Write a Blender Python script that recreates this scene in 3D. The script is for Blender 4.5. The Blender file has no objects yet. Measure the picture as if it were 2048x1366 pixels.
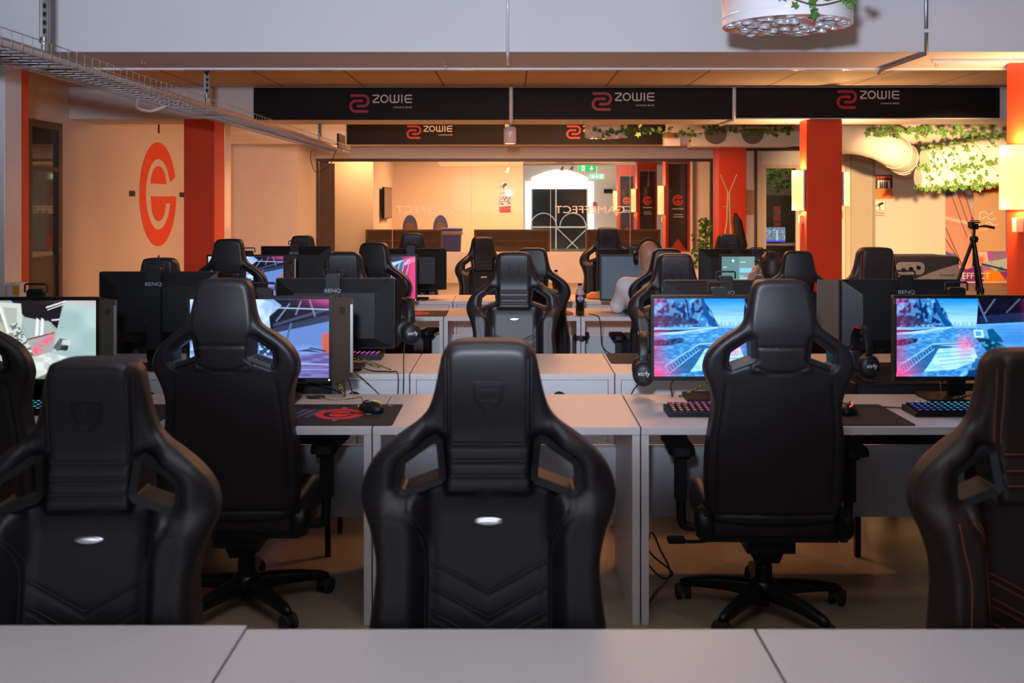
import bpy, math, random
import numpy as np
from mathutils import Vector, Matrix
random.seed(7)
rng = np.random.default_rng(7)
PI = math.pi
SC = bpy.context.scene
COL = SC.collection

# ------------------------------------------------------------------ camera
FPX = 2000.0; CX = 1024.0; HY = 404.0; ZC = 1.58
cd = bpy.data.cameras.new('camera'); cam = bpy.data.objects.new('camera', cd); COL.objects.link(cam)
cd.sensor_width = 36.0; cd.lens = FPX / 2048 * 36.0
cam.location = (0, 0, ZC); cam.rotation_euler = (PI / 2, 0, 0)
cd.shift_y = -(683 - HY) / 2048.0
cd.dof.use_dof = True; cd.dof.focus_distance = 7.0; cd.dof.aperture_fstop = 5.0
cd.clip_start = 0.05
SC.camera = cam
SC.view_settings.view_transform = 'Standard'; SC.view_settings.look = 'None'
SC.view_settings.exposure = 0.0; SC.view_settings.gamma = 1.0
try: SC.view_settings.use_curve_mapping = False
except Exception: pass

def P(px, py, Y):
    return Vector(((px - CX) / FPX * Y, Y, ZC - (py - HY) / FPX * Y))

# ------------------------------------------------------------------ world and main lights
w = bpy.data.worlds.new('World'); SC.world = w; w.use_nodes = True
w.node_tree.nodes['Background'].inputs[0].default_value = (0.9, 0.75, 0.7, 1)
w.node_tree.nodes['Background'].inputs[1].default_value = 0.02

def light(name, kind, loc, energy, color, size=0.3, aim=None, size_y=None, parent=None, **kw):
    l = bpy.data.lights.new(name, kind); l.energy = energy; l.color = color
    if kind == 'AREA':
        l.size = size
        if size_y: l.shape = 'RECTANGLE'; l.size_y = size_y
    elif kind in ('POINT', 'SPOT'):
        l.shadow_soft_size = size
    for k, v in kw.items(): setattr(l, k, v)
    o = bpy.data.objects.new(name, l); COL.objects.link(o); o.location = loc
    if aim is not None:
        o.rotation_euler = (Vector(aim) - Vector(loc)).to_track_quat('-Z', 'Y').to_euler()
    if parent: o.parent = parent
    return o
COOL = (0.70, 0.82, 1.0); WARM = (1.0, 0.45, 0.19); WARMW = (1.0, 0.66, 0.36)
# photographer's flash assumed beside the camera; cool fill added behind it and overhead
light('assumed_flash', 'SPOT', (-0.13, -0.1, 1.93), 1220, (0.74, 0.82, 1.0), 0.07, aim=(0.3, 6.8, 4.5), spot_size=1.45, spot_blend=0.5)
light('rear_fill', 'AREA', (-0.8, -2.6, 1.9), 37, COOL, 3.4, aim=(0, 4.5, 1.2), size_y=1.6)  # added cool fill behind the camera, the rear wall has no window
light('overhead_fill', 'AREA', (0.0, 2.0, 2.93), 10, COOL, 1.6, aim=(0.0, 2.4, 0), size_y=1.2)  # added soft overhead fill, no panel fixture built
# warm fill added above the aisle and the middle bays, without fixtures
light('aisle_fill', 'SPOT', (0.9, 5.35, 2.97), 150, WARM, 0.25, aim=(0.9, 4.9, 0), spot_size=1.9, spot_blend=0.7)
light('bay_fill', 'AREA', (0.5, 9.6, 2.93), 160, WARM, 3.0, aim=(0.5, 9.7, 0), size_y=1.2)
light('bay_fill', 'AREA', (0.0, 15.3, 2.93), 680, WARM, 5.0, aim=(-0.6, 16.5, 0), size_y=2.0)
light('assumed_spot', 'SPOT', (3.95, 7.9, 1.86), 10500, (1.0, 0.60, 0.27), 0.06, aim=(7.6, 19.6, 0.95), spot_size=0.52, spot_blend=0.8)  # assumed hidden lamp behind the near right column, lighting ducts and wall
light('inner_room_fill', 'AREA', (-3.1, 20.25, 2.9), 45, (1.0, 0.52, 0.22), 0.5, aim=(-3.2, 20.6, 0))  # added to brighten the left wall behind the glass, no fixture
light('inner_room_fill', 'AREA', (0.0, 22.4, 2.9), 340, (1.0, 0.50, 0.25), 3.0, aim=(0.0, 22.4, 0), size_y=1.5)  # added warm fill under the inner ceiling, no fixture
light('inner_room_fill', 'AREA', (2.0, 30.0, 2.9), 330, (1.0, 0.86, 0.72), 4.0, aim=(2.0, 31.5, 0), size_y=3.0)  # added pale fill deep in the inner room, no fixture

# ------------------------------------------------------------------ materials
MATS = {}
def srgb(r, g, b):
    f = lambda c: (c / 255 / 12.92) if c / 255 <= 0.04045 else ((c / 255 + 0.055) / 1.055) ** 2.4
    return (f(r), f(g), f(b), 1)
def mat(name, col=(0.8, 0.8, 0.8, 1), rough=0.5, metal=0.0, bump=0.0, bscale=60.0, var=0.0, vscale=4.0,
        emit=None, estr=0.0, trans=0.0, ior=1.45, coat=0.0, spec=0.5, attr=None, alpha=1.0):
    if name in MATS: return MATS[name]
    m = bpy.data.materials.new(name); m.use_nodes = True
    nt = m.node_tree; b = nt.nodes['Principled BSDF']
    if len(col) == 3: col = (*col, 1)
    b.inputs['Base Color'].default_value = col
    b.inputs['Roughness'].default_value = rough; b.inputs['Metallic'].default_value = metal
    b.inputs['Specular IOR Level'].default_value = spec
    b.inputs['IOR'].default_value = ior
    if trans: b.inputs['Transmission Weight'].default_value = trans
    if coat: b.inputs['Coat Weight'].default_value = coat
    if alpha < 1: b.inputs['Alpha'].default_value = alpha
    tc = nt.nodes.new('ShaderNodeTexCoord')
    if emit is not None:
        if len(emit) == 3: emit = (*emit, 1)
        b.inputs['Emission Color'].default_value = emit; b.inputs['Emission Strength'].default_value = estr
    if var:
        n = nt.nodes.new('ShaderNodeTexNoise'); n.inputs['Scale'].default_value = vscale; n.inputs['Detail'].default_value = 4
        nt.links.new(tc.outputs['Object'], n.inputs['Vector'])
        mx = nt.nodes.new('ShaderNodeMix'); mx.data_type = 'RGBA'
        mx.inputs[6].default_value = tuple(c * (1 - var) for c in col[:3]) + (1,)
        mx.inputs[7].default_value = tuple(min(1, c * (1 + var)) for c in col[:3]) + (1,)
        nt.links.new(n.outputs['Fac'], mx.inputs[0]); nt.links.new(mx.outputs[2], b.inputs['Base Color'])
    if bump:
        n = nt.nodes.new('ShaderNodeTexNoise'); n.inputs['Scale'].default_value = bscale; n.inputs['Detail'].default_value = 3
        nt.links.new(tc.outputs['Object'], n.inputs['Vector'])
        bp = nt.nodes.new('ShaderNodeBump'); bp.inputs['Strength'].default_value = bump; bp.inputs['Distance'].default_value = 0.004
        nt.links.new(n.outputs['Fac'], bp.inputs['Height']); nt.links.new(bp.outputs['Normal'], b.inputs['Normal'])
    if attr:
        a = nt.nodes.new('ShaderNodeAttribute'); a.attribute_name = 'Col'
        if attr == 'emit':
            nt.links.new(a.outputs['Color'], b.inputs['Emission Color']); b.inputs['Emission Strength'].default_value = estr
        else:
            nt.links.new(a.outputs['Color'], b.inputs['Base Color'])
    MATS[name] = m
    return m

LEATHER = mat('leather', (0.0125, 0.0105, 0.012), 0.44, bump=0.10, bscale=320, spec=0.38)
LEATHERB = mat('leather_brown', (0.020, 0.012, 0.011), 0.44, bump=0.10, bscale=320, spec=0.30)
STITCHD = mat('stitch_dark', (0.035, 0.034, 0.036), 0.6)
STITCHR = mat('stitch_red', (0.30, 0.055, 0.035), 0.6)
PLAST = mat('black_plastic', (0.006, 0.006, 0.0068), 0.45, bump=0.1, bscale=200, spec=.32)
PLASTG = mat('dark_grey_plastic', (0.010, 0.0105, 0.012), 0.45, spec=.35)
METALB = mat('black_metal', (0.015, 0.015, 0.016), 0.35, metal=0.6)
CHROME = mat('chrome', (0.85, 0.83, 0.85), 0.22, metal=1.0)
STEEL = mat('galvanised_steel', (0.36, 0.36, 0.36), 0.35, metal=0.7)
DESKW = mat('desk_white', (0.53, 0.50, 0.50), 0.36, bump=0.04, bscale=300)
DESKE = mat('desk_panel', (0.50, 0.50, 0.53), 0.5)
GAP = mat('joint_dark', (0.03, 0.03, 0.03), 0.8)
WHITEP = mat('white_paint', (0.66, 0.65, 0.67), 0.6, bump=0.08, bscale=25, var=0.03, vscale=3)
WALLP = mat('wall_paint', (0.62, 0.57, 0.54), 0.6, bump=0.08, bscale=30, var=0.04, vscale=2)
REDC = mat('red_paint', (0.62, 0.055, 0.015), 0.42, bump=0.25, bscale=8, var=0.05, vscale=6)
WHITEG = mat('white_gloss', (0.72, 0.69, 0.72), 0.18, coat=0.4)
BANNER = mat('banner_black', (0.0075, 0.0068, 0.008), 0.6, bump=0.05, bscale=120, spec=.2)
LOGOR = mat('logo_red', (0.34, 0.010, 0.022), 0.5)
LOGOW = mat('logo_white', (0.62, 0.58, 0.62), 0.5)
LOGOG = mat('logo_grey', (0.25, 0.25, 0.26), 0.5)
BROWN = mat('brown_frame', (0.060, 0.042, 0.034), 0.4)
GRN = mat('ivy_green', (0.07, 0.17, 0.03), 0.5, var=0.5, vscale=12)
STEM = mat('ivy_stem', (0.10, 0.08, 0.03), 0.7)
DUCTW = mat('duct_white', (0.58, 0.55, 0.49), 0.4)
BLACKM = mat('black_matte', (0.008, 0.008, 0.009), 0.8)
RUBBER = mat('rubber', (0.012, 0.012, 0.013), 0.7)
CABLE = mat('cable_black', (0.012, 0.011, 0.010), 0.5)
LOGOE = mat('mural_red', (0.72, 0.075, 0.02), 0.6)
LEDR = mat('led_red', (0.1, 0, 0), 0.5, emit=(1.0, 0.03, 0.08), estr=1.6)
LEDW = mat('led_white', (0.5, 0.5, 0.6), 0.5, emit=(0.8, 0.8, 1.0), estr=3)

# ------------------------------------------------------------------ object helpers
def link(o, parent=None):
    COL.objects.link(o)
    if parent is not None: o.parent = parent
    return o
def tag(o, label=None, cat=None, group=None, kind=None):
    if label: o['label'] = label
    if cat: o['category'] = cat
    if group: o['group'] = group
    if kind: o['kind'] = kind
    return o
def empty(name, loc=(0, 0, 0), rz=0.0, label=None, cat=None, group=None):
    o = bpy.data.objects.new(name, None); o.empty_display_size = 0.1
    COL.objects.link(o); o.location = loc; o.rotation_euler = (0, 0, rz)
    return tag(o, label, cat, group)

class MB:
    def __init__(s): s.v = []; s.f = []; s.sm = []
    def add(s, vs, fs, smooth=False, M=None):
        n = len(s.v)
        for v in vs:
            v = Vector(v)
            if M is not None: v = M @ v
            s.v.append(tuple(v))
        for f in fs: s.f.append(tuple(i + n for i in f)); s.sm.append(smooth)
        return s
    def box(s, x0, x1, y0, y1, z0, z1, M=None):
        vs = [(x0,y0,z0),(x1,y0,z0),(x1,y1,z0),(x0,y1,z0),(x0,y0,z1),(x1,y0,z1),(x1,y1,z1),(x0,y1,z1)]
        fs = [(0,3,2,1),(4,5,6,7),(0,1,5,4),(1,2,6,5),(2,3,7,6),(3,0,4,7)]
        return s.add(vs, fs, False, M)
    def prism(s, pts, d0, d1, axis='y', M=None, smooth=False):
        # pts: 2D polygon; extruded along axis. axis y: pts are (x,z); z: (x,y); x: (y,z)
        def mk(p, d):
            if axis == 'y': return (p[0], d, p[1])
            if axis == 'z': return (p[0], p[1], d)
            return (d, p[0], p[1])
        n = len(pts)
        vs = [mk(p, d0) for p in pts] + [mk(p, d1) for p in pts]
        fs = [tuple(range(n))[::-1], tuple(range(n, 2 * n))]
        s.add(vs, fs, False, M)
        s.add(vs, [(i, (i + 1) % n, n + (i + 1) % n, n + i) for i in range(n)], smooth, M)
        return s
    def ring(s, outer, inner, d0, d1, axis='y', M=None):
        def mk(p, d):
            if axis == 'y': return (p[0], d, p[1])
            if axis == 'z': return (p[0], p[1], d)
            return (d, p[0], p[1])
        n = len(outer)
        vs = [mk(p, d0) for p in outer] + [mk(p, d0) for p in inner] + [mk(p, d1) for p in outer] + [mk(p, d1) for p in inner]
        fs = []
        for i in range(n):
            j = (i + 1) % n
            fs += [(i, j, n + j, n + i), (2*n + i, 3*n + i, 3*n + j, 2*n + j), (i, 2*n + i, 2*n + j, j), (n + i, n + j, 3*n + j, 3*n + i)]
        return s.add(vs, fs, False, M)
    def lathe(s, prof, seg=24, M=None, smooth=True):
        # prof (r,z) bottom to top
        vs = []; fs = []
        for r, z in prof:
            for k in range(seg):
                a = 2 * PI * k / seg; vs.append((r * math.cos(a), r * math.sin(a), z))
        for i in range(len(prof) - 1):
            for k in range(seg):
                k2 = (k + 1) % seg
                fs.append((i*seg + k, i*seg + k2, (i+1)*seg + k2, (i+1)*seg + k))
        s.add(vs, fs, smooth, M)
        n = len(prof)
        s.add([vs[k] for k in range(seg)], [tuple(range(seg))[::-1]], False, M)
        s.add([vs[(n-1)*seg + k] for k in range(seg)], [tuple(range(seg))], False, M)
        return s
    def cyl(s, a, b, r, r2=None, seg=16, smooth=True):
        a = Vector(a); b = Vector(b); d = b - a
        M = Matrix.Translation(a) @ d.to_track_quat('Z', 'Y').to_matrix().to_4x4()
        return s.lathe([(r, 0), (r if r2 is None else r2, d.length)], seg, M, smooth)
    def tube(s, path, r, seg=8, closed=False, radii=None):
        path = [Vector(p) for p in path]; n = len(path)
        up = None; rings = []
        for i in range(n):
            if closed: t = path[(i+1) % n] - path[i-1]
            else: t = path[min(i+1, n-1)] - path[max(i-1, 0)]
            if t.length < 1e-9: t = Vector((0, 0, 1))
            t.normalize()
            if up is None: up = Vector((0, 0, 1)) if abs(t.z) < 0.9 else Vector((1, 0, 0))
            x = up.cross(t)
            if x.length < 1e-6: x = Vector((1, 0, 0)).cross(t)
            x.normalize(); y = t.cross(x); up = y
            rr = radii[i] if radii else r
            rings.append([path[i] + x * (rr * math.cos(2*PI*k/seg)) + y * (rr * math.sin(2*PI*k/seg)) for k in range(seg)])
        vs = [v for q in rings for v in q]; fs = []
        m = n if closed else n - 1
        for i in range(m):
            j = (i + 1) % n
            for k in range(seg):
                k2 = (k + 1) % seg
                fs.append((i*seg + k, i*seg + k2, j*seg + k2, j*seg + k))
        s.add(vs, fs, True)
        if not closed:
            s.add(rings[0], [tuple(range(seg))[::-1]]); s.add(rings[-1], [tuple(range(seg))])
        return s
    def mesh(s, name):
        me = bpy.data.meshes.new(name); me.from_pydata(s.v, [], s.f)
        me.polygons.foreach_set('use_smooth', s.sm); me.update()
        return me
    def build(s, name, m, parent=None, bevel=0.0, seg=2, loc=None):
        me = s.mesh(name); me.materials.append(m)
        o = bpy.data.objects.new(name, me); link(o, parent)
        if loc is not None: o.location = loc
        if bevel:
            b = o.modifiers.new('bevel', 'BEVEL'); b.width = bevel; b.segments = seg; b.limit_method = 'ANGLE'; b.angle_limit = 0.6
        return o

def spline(pts, n=6, closed=False):
    pts = [np.array(p, float) for p in pts]; out = []; N = len(pts)
    rngk = range(N) if closed else range(N - 1)
    for i in rngk:
        p0 = pts[(i-1) % N] if closed or i > 0 else pts[0]
        p1 = pts[i]; p2 = pts[(i+1) % N]
        p3 = pts[(i+2) % N] if closed or i + 2 < N else pts[-1]
        for k in range(n):
            t = k / n
            out.append(0.5 * ((2*p1) + (-p0 + p2)*t + (2*p0 - 5*p1 + 4*p2 - p3)*t*t + (-p0 + 3*p1 - 3*p2 + p3)*t**3))
    if not closed: out.append(pts[-1])
    return [tuple(p) for p in out]

def rrect(x0, x1, z0, z1, r, n=5):
    out = []
    for cx, cz, a0 in ((x1-r, z1-r, 0), (x0+r, z1-r, PI/2), (x0+r, z0+r, PI), (x1-r, z0+r, 1.5*PI)):
        for k in range(n + 1):
            a = a0 + PI/2 * k / n; out.append((cx + r*math.cos(a), cz + r*math.sin(a)))
    return out
def circ(cx, cz, r, n=32, rz=None):
    rz = rz or r
    return [(cx + r*math.cos(2*PI*k/n), cz + rz*math.sin(2*PI*k/n)) for k in range(n)]

# flat stroke lettering in the XZ plane facing -Y
def stroke(mb, pts, wd, y0, y1):
    pts = [Vector((p[0], p[1])) for p in pts]; n = len(pts)
    L = []; R = []
    for i in range(n):
        t = (pts[min(i+1, n-1)] - pts[max(i-1, 0)])
        if t.length < 1e-9: t = Vector((1, 0))
        t.normalize(); nn = Vector((-t.y, t.x)) * wd / 2
        L.append(pts[i] + nn); R.append(pts[i] - nn)
    for i in range(n - 1):
        mb.prism([tuple(L[i]), tuple(L[i+1]), tuple(R[i+1]), tuple(R[i])], y0, y1)
    return mb
def arcp(cx, cz, r, a0, a1, n=8):
    return [(cx + r*math.cos(a0 + (a1-a0)*k/n), cz + r*math.sin(a0 + (a1-a0)*k/n)) for k in range(n+1)]

TXT = {}
def text_obj(name, s, size, m, parent, loc, rot=(PI/2, 0, 0), mirror=False, align='CENTER', depth=0.0006, sx=1.0):
    key = (s, size, align, depth)
    c = bpy.data.curves.new('txt', 'FONT'); c.body = s; c.size = size; c.extrude = depth; c.align_x = align; c.align_y = 'CENTER'
    c.resolution_u = 3
    t = bpy.data.objects.new('txt', c); COL.objects.link(t)
    dg = bpy.context.evaluated_depsgraph_get(); dg.update()
    me = bpy.data.meshes.new_from_object(t.evaluated_get(dg))
    bpy.data.objects.remove(t); me.name = name
    me.transform(Matrix.Diagonal((-sx if mirror else sx, 1, 1, 1)))
    me.transform(Matrix.Rotation(rot[2], 4, 'Z') @ Matrix.Rotation(rot[1], 4, 'Y') @ Matrix.Rotation(rot[0], 4, 'X'))
    me.materials.clear(); me.materials.append(m)
    o = bpy.data.objects.new(name, me); link(o, parent); o.location = loc
    return o

def copy_tree(o, parent=None, kids=None):
    kids = kids if kids is not None else CH
    c = o.copy(); COL.objects.link(c); c.parent = parent
    for ch in list(o.children): copy_tree(ch, c)
    return c
CH = None

# ------------------------------------------------------------------ signed-distance modelling (surface nets)
def poly_sdf(X, Z, poly):
    P0 = np.array(poly, float); P1 = np.roll(P0, -1, axis=0)
    d = np.full(X.shape, 1e9); inside = np.zeros(X.shape, bool)
    for (ax, az), (bx, bz) in zip(P0, P1):
        ex, ez = bx - ax, bz - az
        t = np.clip(((X-ax)*ex + (Z-az)*ez) / (ex*ex + ez*ez + 1e-12), 0, 1)
        d = np.minimum(d, (X - ax - t*ex)**2 + (Z - az - t*ez)**2)
        if abs(bz - az) > 1e-12:
            c = ((az > Z) != (bz > Z)) & (X < (bx-ax)*(Z-az)/(bz-az) + ax)
            inside ^= c
    d = np.sqrt(d)
    return np.where(inside, -d, d)

def surface_nets(F, org, h):
    nx, ny, nz = F.shape
    s = F < 0
    c = [s[i:nx-1+i, j:ny-1+j, k:nz-1+k] for i in (0,1) for j in (0,1) for k in (0,1)]
    allin = c[0].copy(); anyin = c[0].copy()
    for q in c[1:]: allin &= q; anyin |= q
    act = anyin & ~allin
    idx = np.full(act.shape, -1, np.int64)
    I = np.argwhere(act); idx[act] = np.arange(len(I))
    pos = np.zeros((len(I), 3)); cnt = np.zeros(len(I))
    i0, j0, k0 = I[:,0], I[:,1], I[:,2]
    corners = [(0,0,0),(1,0,0),(0,1,0),(1,1,0),(0,0,1),(1,0,1),(0,1,1),(1,1,1)]
    for a in corners:
        for ax in range(3):
            if a[ax]: continue
            b = list(a); b[ax] = 1
            fa = F[i0+a[0], j0+a[1], k0+a[2]]; fb = F[i0+b[0], j0+b[1], k0+b[2]]
            m = (fa < 0) != (fb < 0)
            t = np.where(m, fa / np.where(m, fa - fb, 1), 0)
            for q in range(3):
                pos[:, q] += np.where(m, a[q] + (t if q == ax else 0), 0)
            cnt += m
    pos = (pos / cnt[:, None] + I) * h + np.array(org)
    faces = []
    for ax in range(3):
        sl0 = [slice(None)]*3; sl1 = [slice(None)]*3
        sl0[ax] = slice(0, -1); sl1[ax] = slice(1, None)
        A = s[tuple(sl0)]; B = s[tuple(sl1)]
        E = np.argwhere(A != B)
        o1, o2 = [(1,2),(2,0),(0,1)][ax]
        ok = (E[:,o1] > 0) & (E[:,o2] > 0) & (E[:,o1] < F.shape[o1]-1) & (E[:,o2] < F.shape[o2]-1)
        E = E[ok]
        def g(d1, d2):
            q = E.copy(); q[:,o1] -= d1; q[:,o2] -= d2
            return idx[q[:,0], q[:,1], q[:,2]]
        quad = np.stack([g(1,1), g(0,1), g(0,0), g(1,0)], 1)
        flip = ~A[E[:,0], E[:,1], E[:,2]]
        quad[flip] = quad[flip][:, ::-1]
        faces.append(quad)
    return pos, np.concatenate(faces)

def mesh_np(name, V, Fq):
    me = bpy.data.meshes.new(name)
    me.vertices.add(len(V)); me.vertices.foreach_set('co', V.astype(np.float32).ravel())
    n = Fq.shape[1]
    me.loops.add(len(Fq)*n); me.loops.foreach_set('vertex_index', Fq.astype(np.int32).ravel())
    me.polygons.add(len(Fq)); me.polygons.foreach_set('loop_start', np.arange(0, len(Fq)*n, n, dtype=np.int32))
    me.polygons.foreach_set('loop_total', np.full(len(Fq), n, np.int32))
    me.update(calc_edges=True); me.validate()
    me.polygons.foreach_set('use_smooth', np.ones(len(me.polygons), bool))
    return me

def ext_sdf(d2, f, r):
    a = d2 + r; b = f + r
    return np.minimum(np.maximum(a, b), 0) + np.sqrt(np.maximum(a, 0)**2 + np.maximum(b, 0)**2) - r

def sstep(a, b, x):
    t = np.clip((x - a) / (b - a), 0, 1); return t*t*(3 - 2*t)
def gau(x, s): return np.exp(-(x/s)**2)

# round-cone bodies
def smin(a, b, k):
    h = np.clip(0.5 + 0.5*(b-a)/k, 0, 1)
    return b*(1-h) + a*h - k*h*(1-h)
def cone_sdf(X, Y, Z, a, b, ra, rb):
    a = np.array(a, float); b = np.array(b, float); e = b - a; L2 = (e*e).sum() + 1e-12
    t = np.clip(((X-a[0])*e[0] + (Y-a[1])*e[1] + (Z-a[2])*e[2]) / L2, 0, 1)
    return np.sqrt((X-a[0]-t*e[0])**2 + (Y-a[1]-t*e[1])**2 + (Z-a[2]-t*e[2])**2) - (ra + (rb-ra)*t)
def ell_sdf(X, Y, Z, c, r):
    q = np.sqrt(((X-c[0])/r[0])**2 + ((Y-c[1])/r[1])**2 + ((Z-c[2])/r[2])**2)
    return (q - 1) * min(r)
def blob_mesh(name, prims, lo, hi, h, k=0.03, clip=None, inflate=0.0):
    xs = np.arange(lo[0], hi[0]+h, h); ys = np.arange(lo[1], hi[1]+h, h); zs = np.arange(lo[2], hi[2]+h, h)
    X, Y, Z = np.meshgrid(xs, ys, zs, indexing='ij')
    F = None
    for p in prims:
        kk = p[-1] if isinstance(p[-1], dict) else {}
        if p[0] == 'c': d = cone_sdf(X, Y, Z, p[1], p[2], p[3], p[4])
        else: d = ell_sdf(X, Y, Z, p[1], p[2])
        F = d if F is None else (np.maximum(F, -d) if kk.get('cut') else smin(F, d, kk.get('k', k)))
    F = F - inflate
    if clip is not None: F = np.maximum(F, clip(X, Y, Z))
    F[0] = F[-1] = 1; F[:,0] = F[:,-1] = 1; F[:,:,0] = F[:,:,-1] = 1
    V, Q = surface_nets(F, (lo[0], lo[1], lo[2]), h)
    return mesh_np(name, V, Q)

# ------------------------------------------------------------------ gaming chair
HALF = [(0,1.297),(.055,1.296),(.083,1.288),(.100,1.268),(.108,1.235),(.114,1.205),(.122,1.172),(.134,1.142),(.155,1.118),(.190,1.094),(.232,1.060),
        (.259,1.025),(.271,.988),(.268,.955),(.252,.918),(.238,.875),(.232,.835),(.235,.785),(.243,.730),(.251,.670),(.254,.60),(.252,.53),(.246,.46),(.236,.415),(.205,.388),(.12,.38),(0,.378)]
SIL = spline(HALF, 3)[:-1] + [(0, .378)]
SIL = SIL + [(-x, z) for x, z in SIL[::-1] if x > 1e-6]
HOLE = [(.101,1.084),(.112,1.091),(.126,1.087),(.186,1.045),(.193,1.033),(.197,.993),(.190,.979),(.176,.975),(.100,1.003),(.093,1.013)]
def shrink(poly, d):
    n = len(poly); out = []
    for i in range(n):
        p = Vector(poly[i]); a = Vector(poly[i-1]); b = Vector(poly[(i+1) % n])
        e1 = (p-a).normalized(); e2 = (b-p).normalized()
        n1 = Vector((e1.y, -e1.x)); n2 = Vector((e2.y, -e2.x))
        m = (n1 + n2).normalized(); out.append(tuple(p + m * d / max(0.5, m.dot(n1))))
    return out
def area2(p): return sum(p[i-1][0]*p[i][1] - p[i][0]*p[i-1][1] for i in range(len(p)))
if area2(HOLE) > 0: HOLE = HOLE[::-1]
HOLE_IN = shrink(HOLE, .011)
if abs(area2(HOLE_IN)) > abs(area2(HOLE)): HOLE_IN = shrink(HOLE, -.011)

def ymid(z): return 0.155 + (z - .4) * 0.15 - 0.035 * sstep(1.10, 1.30, z)
def front_off(x, z):
    # distance of the front surface in front of the mid line
    ax = np.abs(x)
    body = 1 - sstep(.93, 1.0, z)
    t = 0.034 + 0*ax
    bol = sstep(.120, .165, ax) * (1 - .5*sstep(.215, .27, ax))
    t = t + bol * (0.062 * body * sstep(.40, .52, z) + 0.030 * (1-body) * (1 - sstep(1.07, 1.16, z)))
    t = t - 0.010 * body * (1 - sstep(.10, .14, ax)) 
    head = sstep(.965, .985, z) * (1 - sstep(.082, .098, ax))
    t = t + head * (0.016 + 0.012*sstep(1.08, 1.2, z))
    # rolls under the headrest
    for zz in (1.006, 1.037, 1.071):
        t = t - 0.005 * gau(z - zz, .0055) * (1 - sstep(.078, .088, ax))
    # head side seams
    t = t - 0.006 * gau(ax - .088, .005) * sstep(1.06, 1.09, z)
    # quilting chevrons
    for k in range(6):
        zc = .763 - .050*k + ax*.52
        t = t - 0.0032 * gau(z - zc, .006) * (1 - sstep(.120, .135, ax)) * sstep(.4, .45, z)
    t = t - 0.008 * gau(ax - (.128 + .05*sstep(.86, .97, z)), .006) * body
    return t
def back_off(x, z):
    ax = np.abs(x)
    t = 0.030 + 0.010 * (1 - sstep(.0, .2, ax)) 
    t = t + 0.006 * (1 - sstep(.10, .115, ax)) * sstep(.955, .97, z)
    t = t - 0.005 * gau(z - 1.055, .005) * (1 - sstep(.10, .12, ax))
    # curved seam at the bottom of the head panel
    zc = .962 + .02 * sstep(.03, .10, ax)
    t = t - 0.006 * gau(z - zc, .005) * (1 - sstep(.09, .10, ax))
    t = t - 0.006 * gau(ax - (.21 - .02*sstep(.7, .95, z)), .006) * (1 - sstep(.90, .95, z)) * sstep(.42, .47, z)
    t = t - 0.008 * gau(z - .425, .006) * (1 - sstep(.2, .22, ax))
    return t

def make_back_mesh(h=.0055):
    xs = np.arange(-.29, .29 + h, h); us = np.arange(-.14, .075 + h, h); zs = np.arange(.36, 1.32 + h, h)
    X2, Z2 = np.meshgrid(xs, zs, indexing='ij')
    d2 = poly_sdf(X2, Z2, SIL)
    hole = poly_sdf(np.abs(X2), Z2, HOLE)
    d2 = np.maximum(d2, -(hole + .001))
    fo = front_off(X2, Z2); bo = back_off(X2, Z2)
    U = us[None, :, None]
    f = np.maximum(-fo[:, None, :] - U, U - bo[:, None, :])
    # edges of the shell lean less thick at the very top
    F = ext_sdf(d2[:, None, :] + 0*U, f, .024)
    V, Q = surface_nets(F, (xs[0], us[0], zs[0]), h)
    V[:, 1] += ymid(V[:, 2])
    return mesh_np('backrest', V, Q)

def fy(x, z, off=0.0): return float(ymid(np.float64(z)) - front_off(np.float64(x), np.float64(z))) - off
def by(x, z, off=0.0): return float(ymid(np.float64(z)) + back_off(np.float64(x), np.float64(z))) + off

def curve_on(fn, pts, off=0.001, n=5):
    return [(x, fn(x, z, off), z) for x, z in spline(pts, n)]

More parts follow.
